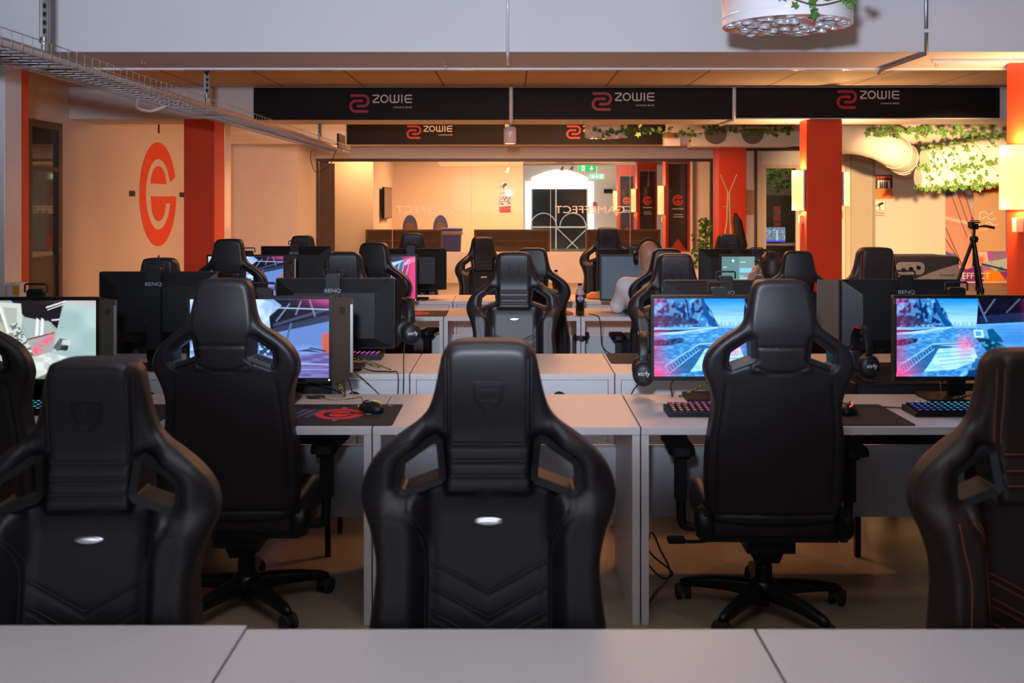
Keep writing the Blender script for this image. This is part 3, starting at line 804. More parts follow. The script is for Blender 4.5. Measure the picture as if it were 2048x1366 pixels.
def grid_mesh(name, img, w, h, m, yfun=None, flipx=False):
    H, W = img.shape[:2]
    u, v = np.meshgrid(np.linspace(0, 1, W), np.linspace(0, 1, H))
    X = (u - .5)*w; Z = (1-v)*h
    V = np.stack([X.ravel(), np.zeros(X.size), Z.ravel()], 1)
    i = np.arange(H*W).reshape(H, W)
    Q = np.stack([i[1:, :-1].ravel(), i[1:, 1:].ravel(), i[:-1, 1:].ravel(), i[:-1, :-1].ravel()], 1)
    me = mesh_np(name, V, Q)
    a = me.color_attributes.new('Col', 'FLOAT_COLOR', 'POINT')
    c = np.ones((H*W, 4)); c[:, :3] = np.clip(img.reshape(-1, 3), 0, 4); a.data.foreach_set('color', c.astype(np.float32).ravel())
    me.materials.append(m); return me
SCRM = mat('screen_emission', (0.005, 0.005, 0.006), 0.25, attr='emit', estr=1.15)
PRINT = mat('printed_surface', (1, 1, 1), 0.5, attr='base')
SW, SH = .580, .328
SCREENS = {k: grid_mesh('screen', f, SW, SH, SCRM) for k, f in
           (('snow', scr_snow()), ('snow2', scr_snow(.06)), ('beams', scr_beams()), ('purple', scr_purple()), ('corridor', scr_corridor()), ('settings', scr_settings()), ('blank', scr_blank()))}

# zowie mark strokes, unit height 1 (0..1), width about 1.05
def zmark(mb, ox, oz, s, y0, y1, w=.135):
    w = w*s
    def q(pts): return [(ox + x*s, oz + z*s) for x, z in pts]
    a = [(0.03, .93), (.72, .93)] + arcp(.72, .645, .285, PI/2, -PI/2, 10) + [(.38, .36)]
    b = [(.72, .645), (.33, .645)] + arcp(.33, .36, .285, PI/2, 1.5*PI, 10)[0:] + [(1.0, .075)]
    stroke(mb, q(a), w, y0, y1); stroke(mb, q(b), w, y0, y1)
def zword(mb, ox, oz, s, y0, y1, w=.16):
    # letters Z O W I E, height s
    w = w*s
    def st(pts): stroke(mb, [(ox + x*s, oz + z*s) for x, z in pts], w, y0, y1)
    st([(0.0, .92), (.74, .92)]); st([(.74, .92), (.80, .84), (.10, .20), (.06, .12), (.12, .08)]); st([(.10, .08), (.85, .08)])
    st(arcp(1.42, .5, .42, 0, 2*PI, 20))
    st([(2.14, 1.0), (2.14, .30)] + arcp(2.36, .30, .22, PI, 1.5*PI, 5) + [(2.92, .08)] + arcp(2.92, .30, .22, -PI/2, 0, 5) + [(3.14, 1.0)]); st([(2.64, 1.0), (2.64, .1)])
    st([(3.52, 1.0), (3.52, 0)])
    st([(4.72, .92), (4.12, .92)] + arcp(4.12, .72, .20, PI/2, PI, 4) + [(3.92, .28)] + arcp(4.12, .28, .20, PI, 1.5*PI, 4) + [(4.72, .08)]); st([(3.96, .5), (4.72, .5)])

def gmark(mb, cx, cz, R, y0, y1, axis='y', aspect=1.0):
    """the G/e round mark: open outer ring plus inner half discs; drawn as prisms"""
    def pr(pts):
        pts = [(cx + x*R*aspect, cz + z*R) for x, z in pts]; mb.prism(pts, y0, y1, axis)
    def band(r0, r1, a0, a1, n=24):
        for k in range(n):
            a = a0 + (a1-a0)*k/n; b = a0 + (a1-a0)*(k+1)/n
            pr([(r0*math.cos(a), r0*math.sin(a)), (r1*math.cos(a), r1*math.sin(a)), (r1*math.cos(b), r1*math.sin(b)), (r0*math.cos(b), r0*math.sin(b))])
    band(.68, 1.0, .36, 2*PI - .04, 44)      # outer ring, open at the right
    pr([(-.42, -.04), (.679, -.04), (.65, -.18), (-.40, -.18)])
    ar = [(.42*math.cos(a), .20 + .34*math.sin(a)) for a in np.linspace(0, PI, 14)]; pr(ar)
    lo = [(.39*math.cos(a), -.181 + .34*math.sin(a)) for a in np.linspace(PI, 2*PI, 14)]; pr(lo)

# ------------------------------------------------------------------ monitors
MON = {}
def mon_meshes():
    W, H = .606, .358
    mb = MB()
    # body: front frame ring, chamfered back (origin: bottom centre of panel, front at y=0)
    outer = rrect(-W/2, W/2, 0, H, .008, 3)
    mb.prism(outer, .004, .026)
    x0, x1, z0, z1 = -W/2+.004, W/2-.004, .004, H-.004; a0, a1, b0, b1 = -.205, .205, .055, .285
    vs = [(x0,.026,z0),(x1,.026,z0),(x1,.026,z1),(x0,.026,z1),(a0,.062,b0),(a1,.062,b0),(a1,.062,b1),(a0,.062,b1)]
    mb.add(vs, [(4,7,6,5),(0,4,5,1),(1,5,6,2),(2,6,7,3),(3,7,4,0)][::1])
    MON['body'] = mb.mesh('housing')
    mb = MB(); mb.ring(rrect(-W/2, W/2, 0, H, .008, 3), rrect(-W/2+.013, W/2-.013, .017, H-.013, .003, 3), 0, .006); MON['bezel'] = mb.mesh('bezel')
    mb = MB(); mb.prism(rrect(-.035, .035, .02-.10, .385, .012, 4), .072, .10); mb.box(-.03, .03, .056, .075, .12, .22); MON['col'] = mb.mesh('stand_column')
    mb = MB(); mb.tube([(-.048,.086,.37),(-.048,.086,.398)] + [(-.048+.008-.008*math.cos(a), .086, .398+.008*math.sin(a)) for a in (.5, 1.1, 1.57)] + [(.040,.086,.406),(.046,.086,.403),(.048,.086,.398),(.048,.086,.37)], .0045, 8); MON['handle'] = mb.mesh('carry_handle')
    mb = MB(); mb.prism(rrect(-.15, .15, -.03, .17, .03, 4), -.100, -.086, axis='z'); mb.box(-.03, .03, .07, .10, -.09, 0); MON['base'] = mb.mesh('stand_base')
    mb = MB(); MON['shield'] = None
    for s, key in ((1, 'shR'), (-1, 'shL')):
        mb = MB(); xa = s*W/2; xb = s*(W/2 + (.092 if s > 0 else .03)); yb = -.06 if s > 0 else -.10
        pts = [(xa, .0, .30+.055), (xb, yb, .352), (xb, yb, .03), (xa, 0, .0)]
        t = .006
        vs = pts + [(x + s*t, y + t*.5, z) for x, y, z in pts]
        fs = [(0,1,2,3),(7,6,5,4),(0,4,5,1),(1,5,6,2),(2,6,7,3),(3,7,4,0)]
        if s < 0: fs = [f[::-1] for f in fs]
        mb.add(vs, fs); MON[key] = mb.mesh('side_shield')
        mb = MB(); mb.box(xb-.005, xb+.005, yb-.006, yb+.004, .05, .33); MON[key+'t'] = mb.mesh('shield_hinge')
mon_meshes()
for k, me in MON.items():
    if me: me.materials.append({'handle': PLASTG, 'shRt': STEEL, 'shLt': PLASTG}.get(k, PLAST))
SHBROWN = mat('shield_inside', (0.055, 0.036, 0.024), 0.6); MON['shR'].materials[0] = SHBROWN
MONLOGO = {}
def mon_logo_meshes():
    mb = MB(); zmark(mb, -.011, 0, .022, -.0005, .0005, .16); me = mb.mesh('brand_mark'); me.materials.append(LOGOR); MONLOGO['mark'] = me
    mb = MB(); zword(mb, -.035, 0, .014, -.0005, .0005, .18); me = mb.mesh('brand_word'); me.materials.append(LOGOR); MONLOGO['word'] = me
mon_logo_meshes()
def monitor(X, Y, zt, screen, facing, label, group, rz=0.0, shields='', marks=True, led=False):
    """facing 'cam' shows the screen, 'away' shows the back"""
    r = empty('monitor', (X, Y, .74), rz + (0 if facing == 'cam' else PI), label, 'monitor', group)
    z0 = zt - .74 - .358
    z0 = max(z0, .075)
    def add(name, me, parent=None, dz=z0):
        o = bpy.data.objects.new(name, me); link(o, parent or r); o.location = (0, 0, dz if parent is None else 0); return o
    hb = add('housing', MON['body']); add('bezel', MON['bezel'])
    sc = add('screen', SCREENS[screen]); sc.location = (0, .002, z0 + .016)
    col = add('stand_column', MON['col']); add('carry_handle', MON['handle'], col)
    b = add('stand_base', MON['base'], dz=.100)
    if 'R' in shields:
        s = add('side_shield', MON['shR']); add('shield_hinge', MON['shRt'], s)
        mb = MB(); Mx = Matrix.Translation((.350, -.032, .30)) @ Matrix.Rotation(-math.atan2(.06, .092), 4, 'Z')
        mk = MB(); zmark(mk, -.014, -.014, .028, -.0006, .0006, .16); mb.add(mk.v, mk.f, False, Mx); mb.build('brand_mark', BLACKM, s)
    if 'L' in shields:
        s = add('side_shield', MON['shL']); add('shield_hinge', MON['shLt'], s)
    if facing == 'away' and marks:
        m = bpy.data.objects.new('brand_mark', MONLOGO['mark']); link(m, hb); m.location = (.02, .0480, .300); m.rotation_euler = (-.48, 0, PI); m.scale = (1.5, 1.5, 1.5)
        text_obj('brand_lettering', 'BENQ', .026, LOGOG, col, (0, .1005, .30), rot=(PI/2, 0, PI), sx=1.25)
        mb = MB(); mb.box(-.012, .012, .0622, .0632, .075, .098); mb.box(.035, .05, .0622, .0632, .11, .118); mb.build('rating_label', LOGOG, hb, loc=None)
    if facing == 'cam' and led:
        mb = MB(); mb.prism(circ(W2 - .012, .008, .003, 10), -.001, .0); mb.build('power_light', LEDW, r, loc=(0, 0, z0))
    return r
W2 = .303
GB = 'monitors with lit screens on the first row of desks'; GC = 'monitor backs on the second row of desks'; GD = 'monitors on the third row of desks'; GE = 'monitor backs on the farthest row of desks'
def mon_r(px_right, Y): return ((px_right - CX)/FPX*Y) - .303
monitor(mon_r(198, 4.17), 4.17, 1.183, 'corridor', 'cam', 'monitor at the left edge showing a pale green corridor game scene', GB, shields='R')
monitor(mon_r(664, 4.17), 4.17, 1.188, 'beams', 'cam', 'monitor with purple-blue game scene, half behind the left back-view chair', GB, shields='R', led=True)
monitor((1302-CX)/FPX*4.2 + .303, 4.2, 1.188, 'snow2', 'cam', 'monitor with blue snowy game scene left of the right back-view chair', GB)
monitor((1786-CX)/FPX*4.2 + .303, 4.2, 1.188, 'snow', 'cam', 'rightmost front monitor showing a rifle over a snowy blue game scene', GB, shields='L')
monitor(-1.80, 5.12, 1.225, 'blank', 'away', 'black monitor back lettered BENQ left of the left back-view chair', GC, shields='L')
monitor(-.90, 5.12, 1.192, 'blank', 'away', 'black monitor back with the headset hung on its right edge', GC, shields='L')
monitor(1.08, 5.14, 1.180, 'blank', 'away', 'black monitor back peeking above the left snowy game screen', GC)
monitor(1.98, 5.12, 1.185, 'blank', 'away', 'dark monitor back with orange mark below the tripod', GC, shields='R')
monitor(mon_r(570, 7.72), 7.72, 1.172, 'beams', 'cam', 'small lit monitor beside the left red column chair', GD, shields='R')
monitor(mon_r(834, 7.72), 7.72, 1.165, 'purple', 'cam', 'small monitor with pink and violet game scene', GD, led=True)
monitor((1200-CX)/FPX*7.72 + .303, 7.72, 1.172, 'blank', 'cam', 'monitor with a blank blue-grey screen before the bald person', GD)
monitor((1440-CX)/FPX*7.72 + .303, 7.72, 1.163, 'settings', 'cam', 'monitor with a grey-green settings menu before the dark-haired person', GD)
monitor(-1.87, 8.68, 1.198, 'blank', 'away', 'far monitor back leftmost of its row, above the small lit screen', GE)
monitor(-.87, 8.68, 1.178, 'blank', 'away', 'far monitor back below the left dark counter', GE)
monitor(1.04, 8.68, 1.165, 'blank', 'away', 'far monitor back right behind the blank grey screen', GE)
monitor(1.92, 8.68, 1.152, 'blank', 'away', 'far monitor back right behind the settings screen', GE)

# ------------------------------------------------------------------ desks
def desk(x0, y0, y1, front, label, group, cx_grom=.5, wd=1.0):
    """front 'near': user sits on the camera side; 'far': user sits on the far side"""
    r = empty('white_desk', (x0, y0, 0), 0, label, 'desk', group); D = y1 - y0; g = .0015
    MB().box(g, wd-g, 0, D, .711, .74).build('tabletop', DESKW, r, bevel=.0012)
    for a, b in ((g, .030), (wd-.030, wd-g)): MB().box(a, b, .004, D-.004, 0, .7105).build('side_panel', DESKW, r, bevel=.001)
    if front == 'near': MB().box(.0305, wd-.0305, D-.05, D-.032, .22, .53).build('modesty_panel', DESKE, r)
    else: MB().box(.0325, wd-.0325, .006, .024, .30, .7085).build('modesty_panel', DESKE, r)
    gy = D - .07 if front == 'near' else .09
    if y0 < 2: return r
    mb = MB(); mb.lathe([(.040, .7405), (.040, .743), (.033, .7445), (.015, .744)], 24, Matrix.Translation((cx_grom, gy, 0))); mb.build('cable_grommet', BLACKM, r)
    if front == 'far':
        mb = MB(); mb.prism(circ(.73, .62, .034, 24), .0005, .0056); mb.build('cable_port', BLACKM, r)
    return r
RA = 'white desks nearest the camera'; RB = 'white desks of the first screen row'; RC = 'white desks of the second row'; RD = 'white desks of the third row'; RE = 'white desks of the farthest row'
pos3 = ['left', 'middle', 'right']
for k, x in enumerate((-1.525, -.523, .4795)):
    desk(x, 1.30, 1.985 if k == 0 else 1.967, 'near', 'white desk along the bottom edge of the photo, %s of three' % ['leftmost', 'middle one', 'rightmost'][k], RA, cx_grom=.5)
DL = {'B': ['under the pale corridor game screen', 'under the purple-blue game screen and red-logo mouse pad', 'bare of screens in the first row', 'that is double-width, under both snowy game screens', ''],
      'C': ['under the BENQ monitor back, far left', 'with the pink-lit keyboard', 'bare, in front of the middle camera-facing chair', 'with the mouse pad left of the hung headset', 'under the monitor back below the tripod'],
      'D': ['under the small lit screen by the left column', 'with the red-logo pad left of the middle chair', 'with the cola bottle, third row', 'where the bald person sits', 'where the dark-haired person sits'],
      'E': ['leftmost of the farthest row', 'second from left in the farthest row', 'bare middle one of the farthest row', 'behind the blank grey screen', 'behind the settings screen']}
for key, y0, y1, fr, off, gr in (('B', 3.73, 4.37, 'near', -.022, RB), ('C', 4.885, 5.54, 'far', 0.0, RC), ('D', 7.30, 7.92, 'near', 0.0, RD), ('E', 8.46, 9.04, 'far', 0.0, RE)):
    for k in range(5):
        if key == 'B' and k == 4: continue
        desk(-2.5 + k*1.0025 + off - .004, y0, y1, fr, 'white desk ' + DL[key][k], gr, cx_grom=(.35 if key == 'B' and k == 3 else (.68 if key in 'BC' and k == 1 else .5)), wd=2.0 if key == 'B' and k == 3 else 1.0)

# black equipment cabinets between the rows
mb = MB(); r = empty('computer_case', (0, 0, 0), 0, 'dark computer case on thin legs between the desk rows at left', 'computer case', 'computer cases between the desk rows')
MB().box(-1.45, -0.8, 4.44, 4.80, .42, .775).build('case_body', PLASTG, r, bevel=.006); MB().box(-1.44, -0.81, 4.425, 4.44, .44, .76).build('front_panel', BLACKM, r)
for x, y in ((-1.43, 4.46), (-1.43, 4.78), (-0.8200000000000001, 4.46), (-0.8200000000000001, 4.78)): MB().box(x-.012, x+.012, y-.012, y+.012, 0, .42).build('leg', METALB, r)
r = empty('computer_case', (0, 0, 0), 0, 'dark computer case on thin legs between the desk rows at right', 'computer case', 'computer cases between the desk rows')
MB().box(1.52, 2.15, 4.44, 4.80, .42, .775).build('case_body', PLASTG, r, bevel=.006); MB().box(1.53, 2.14, 4.425, 4.44, .44, .76).build('front_panel', BLACKM, r)
for x, y in ((1.54, 4.46), (1.54, 4.78), (2.13, 4.46), (2.13, 4.78)): MB().box(x-.012, x+.012, y-.012, y+.012, 0, .42).build('leg', METALB, r)

# ------------------------------------------------------------------ keyboards
def hsv(h, s=1, v=1):
    import colorsys; return colorsys.hsv_to_rgb(h % 1, s, v)
def keyboard(X, Y, h0, h1, label, facing='near', rz=0.0, w=.40, e=1.0):
    r = empty('keyboard', (X, Y, .7405), rz + (0 if facing == 'near' else PI), label, 'keyboard', 'light-up keyboards on the desks')
    MB().prism([(-.07, 0), (.07, 0), (.07, .024), (-.07, .014)], -w/2, w/2, axis='x').build('keyboard_case', PLAST, r, bevel=.003)
    kb = MB(); nx = 15; Vv = []; 
    V = []; Q = []; C = []
    for row in range(5):
        for c in range(nx):
            x = -w/2 + .012 + (w-.024)*(c+.5)/nx; y = .054 - .027*row; z = .014 + (y+.07)/.14*.010
            hx = (w-.024)/nx*.42; kb.add([(x-hx,y-.011,z),(x+hx,y-.011,z),(x+hx,y+.011,z),(x-hx,y+.011,z),(x-hx*.75,y-.008,z+.011),(x+hx*.75,y-.008,z+.011),(x+hx*.75,y+.008,z+.011),(x-hx*.75,y+.008,z+.011)],
                   [(4,5,6,7),(0,1,5,4),(1,2,6,5),(2,3,7,6),(3,0,4,7)])
            col = hsv(h0 + (h1-h0)*c/nx + .02*row, .92, 1.0); n = len(V)
            a, b = hx*.45, .0035
            V += [(x-a,y-b-.001,z+.0116),(x+a,y-b-.001,z+.0116),(x+a,y+b,z+.0116),(x-a,y+b,z+.0116)]; Q.append((n, n+1, n+2, n+3)); C += [col]*4
            n = len(V); V += [(x-hx,y+.0115,z+.0005),(x+hx,y+.0115,z+.0005),(x+hx,y+.0155,z+.0005),(x-hx,y+.0155,z+.0005)]; Q.append((n, n+1, n+2, n+3)); C += [tuple(q*.8 for q in col)]*4
    kb.build('keycaps', PLAST, r)
    me = mesh_np('key_lights', np.array(V, float), np.array(Q)); a = me.color_attributes.new('Col', 'FLOAT_COLOR', 'POINT')
    cc = np.ones((len(V), 4)); cc[:, :3] = np.array(C); a.data.foreach_set('color', cc.astype(np.float32).ravel())
    me.materials.append(KEYL); link(bpy.data.objects.new('key_lights', me), r)
    return r
KEYL = mat('key_light', (0, 0, 0), 0.5, attr='emit', estr=1.3)
keyboard((1332-CX)/FPX*3.97 + .21, 3.97, .99, .74, 'keyboard with red and magenta lights beside the right back-view chair', w=.42)
keyboard((1822-CX)/FPX*3.97 + .20, 3.97, .61, .45, 'keyboard with blue lights at the right on the first row', w=.42)
keyboard(-1.99, 4.0, .47, .50, 'keyboard with teal lights at the left edge', w=.38)
keyboard((590-CX)/FPX*5.12+.205, 5.38, .80, .99, 'keyboard with pink lights behind the left monitor back', facing='far', w=.42)
keyboard(1.04, 7.50, .97, 1.0, 'dark red-lit keyboard before the blank grey screen', w=.38)
keyboard(.72, 8.80, 1.0, 1.0, 'red keyboard on the farthest row beside the tall chair', facing='far', w=.30)

# ------------------------------------------------------------------ mouse pads and mice
PADM = mat('pad_cloth', (0.012, 0.012, 0.015), 0.85, bump=.1, bscale=400)
def mousepad(X, Y, label, w=.45, d=.385, logo=True, rz=0.0, lx=0.0):
    r = empty('mouse_pad', (X, Y, .7405), rz, label, 'mouse pad', 'black cloth mouse pads')
    MB().prism(rrect(-w/2, w/2, -d/2, d/2, .014), 0, .003, axis='z').build('pad_cloth', PADM, r)
    if logo:
        mb = MB(); gmark(mb, lx, 0, .095, .0030, .0034, axis='z'); mb.build('round_logo', mat('pad_red', (.70, .012, .02), .7), r)
        for x, y in ((lx, .115), (lx, -.115), (lx+.115, 0), (w/2-.05, d/2-.027)): MB().box(x-.009, x+.009, y-.003, y+.003, .003, .0034).build('white_mark', LOGOW, r)
        mb = MB()
        for k in range(3): mb.add([(-w/2+.02+.035*k, -.06, .0032), (-w/2+.035+.035*k, -.06, .0032), (-w/2+.085+.035*k, .09, .0032), (-w/2+.06+.035*k, .09, .0032)], [(0, 1, 2, 3)])
        mb.build('pale_streaks', mat('pad_grey', (.10, .09, .12), .8), r)
    return r
mousepad((795-CX)/FPX*3.93 - .225, 3.945, 'black mouse pad with large red round logo on the first row', lx=-.005)
mousepad((1822-CX)/FPX*3.83 - .235, 3.945, 'plain black mouse pad right of the right back-view chair', logo=False)
mousepad((1222-CX)/FPX*5.2 + .225, 5.36, 'black mouse pad under the hanging headset on the second row', logo=False, d=.34)
mousepad((893-CX)/FPX*7.5 - .22, 7.52, 'small-looking black pad with red logo on the third row', d=.36)
mousepad(-2.02+.45, 3.945, 'black mouse pad between the two left chairs', logo=False)
MOUSEM = blob_mesh('shell', [('e', (0, 0, .012), (.030, .060, .026)), ('e', (0, -.02, .014), (.031, .040, .027)), ('c', (0, .03, .008), (0, .05, .006), .020, .014)],
                   (-.05, -.08, -.02), (.05, .08, .06), .003, k=.01, clip=lambda X, Y, Z: .001 - Z); MOUSEM.materials.append(PLAST)
YEL = mat('acid_yellow', (.55, .62, .03), .4, emit=(.6, .7, .03), estr=.25)
def mouse(X, Y, rz, label, accent=YEL):
    r = empty('mouse', (X, Y, .7440), rz, label, 'mouse', 'gaming mice on the pads')
    link(bpy.data.objects.new('shell', MOUSEM), r)
    mb = MB(); mb.prism(circ(0, .024, .007, 14), .020, .028, axis='x', M=Matrix.Translation((-.024, .02+.0, 0))); 
    mb = MB(); mb.tube([(-.004, .045, .030), (0, .035, .0385), (.004, .02, .0415)], .003, 6); mb.build('scroll_wheel', RUBBER, r)
    mb = MB(); mb.tube(spline([(.012, -.045, .033), (.018, -.03, .037), (.018, -.012, .0395), (.010, 0, .0425)], 4), .0022, 6); mb.build('light_strip', accent, r)
    mb = MB(); mb.tube([(0, .058, .012), (0, .072, .012)], .0045, 8); mb.build('cable_sleeve', accent, r)
    return r
mouse((741-CX)/FPX*3.97, 3.99, .9, 'black mouse with acid-yellow accents on the red-logo pad')
mouse((1702-CX)/FPX*3.93, 3.96, -.5, 'black mouse with red light on the right mouse pad', accent=mat('mouse_red', (.5, .05, .03), .4, emit=(1, .12, .05), estr=1.2))

# ------------------------------------------------------------------ cables
def cable(pts, r, label, m=None, n=7, name='cable', grp='loose cables on and behind the desks'):
    mb = MB(); mb.tube(spline(pts, n), r, 6); o = mb.build(name, m or CABLE)
    return tag(o, label, 'cable', grp)
BRAID = bpy.data.materials.new('braided_cable'); BRAID.use_nodes = True
nt = BRAID.node_tree; b = nt.nodes['Principled BSDF']; tc = nt.nodes.new('ShaderNodeTexCoord'); wv = nt.nodes.new('ShaderNodeTexNoise'); wv.inputs['Scale'].default_value = 170
cr = nt.nodes.new('ShaderNodeValToRGB'); cr.color_ramp.elements[0].position = .52; cr.color_ramp.elements[0].color = (.01, .01, .01, 1); cr.color_ramp.elements[1].position = .60; cr.color_ramp.elements[1].color = (.55, .38, .05, 1)
nt.links.new(tc.outputs['Object'], wv.inputs['Vector']); nt.links.new(wv.outputs['Fac'], cr.inputs[0]); nt.links.new(cr.outputs[0], b.inputs['Base Color']); b.inputs['Roughness'].default_value = .7
cable([P(724, 806, 4.0)+Vector((0,0,.006)), P(722, 796, 4.08)+Vector((0,0,.004)), P(705, 797, 4.1), P(665, 800, 4.07), P(630, 792, 4.15), P(600, 790, 4.2)], .0022, 'thin mouse cable curving from the acid-yellow mouse', BRAID)
zz = .745
cable([(-.72, 4.30, zz), (-.76, 4.4, .80), (-.83, 4.60, .86), (-.78, 4.8, .85), (-.70, 4.95, .79), (-.60, 4.97, zz)], .004, 'braided yellow-black cable arching across the desk gap at left', BRAID)
cable([(-.72, 4.30, zz), (-.80, 4.45, .82), (-.88, 4.7, .84), (-.80, 5.0, .80), (-.66, 5.0, zz+.005)], .005, 'second braided cable bunched under the left monitors', BRAID)
cable([(-.78, 4.60, .84), (-.72, 4.78, .74), (-.66, 4.86, .66), (-.63, 4.883, .62)], .003, 'braided cable leading down to the round desk port', BRAID)
cable([(-.80, 4.62, .86), (-.76, 4.70, .72), (-.74, 4.74, .55), (-.73, 4.75, .30)], .003, 'braided cable dropping behind the dark case', BRAID)
cable([(-.72, 4.32, zz+.002), (-.80, 4.36, .77), (-.95, 4.40, .80), (-1.1, 4.35, .82)], .004, 'black cable from the grommet to the purple-blue screen')
cable([(-.87, 5.02, .85), (-.80, 4.97, .79), (-.70, 4.95, .746), (-.60, 4.90, .748), (-.555, 4.872, .735), (-.56, 4.865, .55), (-.545, 4.86, .4), (-.53, 4.86, .25)], .0032, 'black cable hanging over the edge right of the pink-lit keyboard')
cable([(-.52, 4.95, 1.0), (-.53, 4.89, .82), (-.528, 4.87, .70), (-.535, 4.86, .45), (-.55, 4.86, .2)], .003, 'straight black headset cable hanging down the desk front')
cable([(.69, 4.30, zz), (.70, 4.38, .79), (.78, 4.45, .83), (.88, 4.42, .86), (.90, 4.33, .88)], .004, 'black cable rising from the grommet behind the left snowy screen')
cable([(.72, 4.30, zz), (.80, 4.36, .765), (.92, 4.38, .83), (.98, 4.34, .90)], .0045, 'braided cable under the left snowy screen', BRAID)
cable([(.86, 4.30, .746), (.90, 4.28, .76), (.93, 4.26, .80), (.90, 4.27, .86)], .005, 'loop of braided cable at the stand of the snowy screen', BRAID)
cable([(.57, 4.36, .80), (.53, 4.45, .72), (.52, 4.62, .5), (.55, 4.70, .2), (.56, 4.70, .01)], .003, 'black cable dangling below the headset beside the snowy screen')
cable([(1.22, 4.10, .743), (1.35, 4.16, .744), (1.45, 4.10, .744), (1.62, 4.04, .746)], .003, 'black cable lying across the desk to the blue-lit keyboard')
cable([(1.52, 4.5, .85), (1.55, 4.42, .80), (1.62, 4.41, .79), (1.60, 4.40, .84)], .003, 'looped headset cable beside the right monitor')
cable([(1.85, 4.30, .745), (1.86, 4.33, .80), (1.90, 4.30, .85), (1.94, 4.28, .86)], .005, 'braided cable winding around the right monitor stand', BRAID)
cable([(1.84, 4.22, .745), (1.90, 4.20, .765), (1.98, 4.22, .77), (2.05, 4.26, .75)], .005, 'braided cable coiled on the right monitor base', BRAID)
cable([P(1178, 628, 7.35), P(1195, 632, 7.31), P(1200, 642, 7.285), P(1202, 665, 7.28), P(1204, 690, 7.27), P(1215, 704, 7.2), P(1240, 716, 7.0)], .004, 'black cable hanging off the desk edge right of the cola bottle')
cable([(.50, 3.86, .05), (.53, 3.85, .30), (.58, 3.9, .22), (.62, 3.92, .12), (.56, 3.9, .06), (.52, 3.86, .02), (.60, 3.9, .10)], .004, 'tangled black cable hanging under the desk beside the right chair')
cable([(.51, 4.0, .36), (.54, 3.98, .20), (.64, 4.0, .10), (.60, 4.02, .07), (.52, 4.0, .16)], .004, 'looped black cable under the first-row desk panel')

# ------------------------------------------------------------------ headsets
def headset(X, Y, Z, rz, label, led=True, lettering=True):
    r = empty('gaming_headset', (X, Y, Z), rz, label, 'headset', 'headsets hung beside the monitors')
    mb = MB(); arc = [(.078*math.cos(a), 0, .06 + .100*math.sin(a)) for a in np.linspace(-.1, PI+.1, 20)]
    L = []; 
    for i, p in enumerate(arc):
        a = -.1 + (PI+.2)*i/19; n = Vector((math.cos(a), 0, math.sin(a)))
        L.append([Vector(p) + n*.007 + Vector((0, .018, 0)), Vector(p) + n*.007 - Vector((0, .018, 0)), Vector(p) - n*.006 - Vector((0, .016, 0)), Vector(p) - n*.006 + Vector((0, .016, 0))])
    vs = [v for q in L for v in q]; fs = []
    for i in range(19):
        for k in range(4): fs.append((i*4+k, i*4+(k+1) % 4, (i+1)*4+(k+1) % 4, (i+1)*4+k))
    fs += [(0, 1, 2, 3), (76, 79, 78, 77)]; mb.add(vs, fs, True); mb.build('headband', PLAST, r, bevel=.003)
    for s in (-1, 1):
        Mx = Matrix.Translation((s*.075, 0, -.005)) @ Matrix.Rotation(s*PI/2, 4, 'Y') @ Matrix.Diagonal((1.12, 1, 1, 1))
        mb = MB(); mb.lathe([(.030, -.030), (.044, -.028), (.048, -.012), (.046, .0)], 28, Mx); pad = mb.build('ear_cushion', LEATHER, r)
        mb = MB(); mb.lathe([(.046, .0), (.047, .010), (.040, .022), (.025, .027), (.01, .028)], 28, Mx); cup = mb.build('ear_cup', PLASTG, r)
        mb = MB(); mb.box(min(s*.080, s*.090), max(s*.080, s*.090), -.008, .008, .03, .075); mb.build('yoke', METALB, r)
        if lettering: text_obj('cup_lettering', 'xtrfy', .026, LOGOW, cup, (s*.1045, 0, 0), rot=(PI/2, 0, s*PI/2))
    if led:
        mb = MB(); mb.box(-.030, .030, -.0225, -.0195, .155, .163); 
        mb.build('red_accent', LOGOR, r)
    return r
headset(-.515, 4.93, .945, PI/2+.35+PI, 'black headset hanging right of the centre-left monitor back')
headset(.570, 4.35, .85, -PI/2-.1, 'black headset hanging left of the left snowy screen')
headset(1.59, 4.55, .85, -PI/2+.1, 'black headset hanging left of the rightmost snowy screen')
mb = MB(); mb.prism(circ(0, 0, .006, 12), 0, .003); 

# ------------------------------------------------------------------ setting
def struct(name, mb, m, bevel=0.0):
    o = mb.build(name, m, None, bevel); o['kind'] = 'structure'; return o
# floor: grey-beige vinyl with diagonal two-tone tiles
fm = bpy.data.materials.new('floor_vinyl'); fm.use_nodes = True; nt = fm.node_tree; b = nt.nodes['Principled BSDF']
tc = nt.nodes.new('ShaderNodeTexCoord'); mp = nt.nodes.new('ShaderNodeMapping'); mp.inputs['Rotation'].default_value = (0, 0, PI/4+.12); mp.inputs['Scale'].default_value = (1.05, 1.05, 1)
ck = nt.nodes.new('ShaderNodeTexChecker'); ck.inputs['Scale'].default_value = 1.0; ck.inputs['Color1'].default_value = (.32, .24, .17, 1); ck.inputs['Color2'].default_value = (.245, .18, .125, 1)
nz = nt.nodes.new('ShaderNodeTexNoise'); nz.inputs['Scale'].default_value = 18; nz.inputs['Detail'].default_value = 5
mx = nt.nodes.new('ShaderNodeMix'); mx.data_type = 'RGBA'; mx.blend_type = 'MULTIPLY'; mx.inputs[0].default_value = .35
bp = nt.nodes.new('ShaderNodeBump'); bp.inputs['Strength'].default_value = .12; bp.inputs['Distance'].default_value = .004; b.inputs['Roughness'].default_value = .30
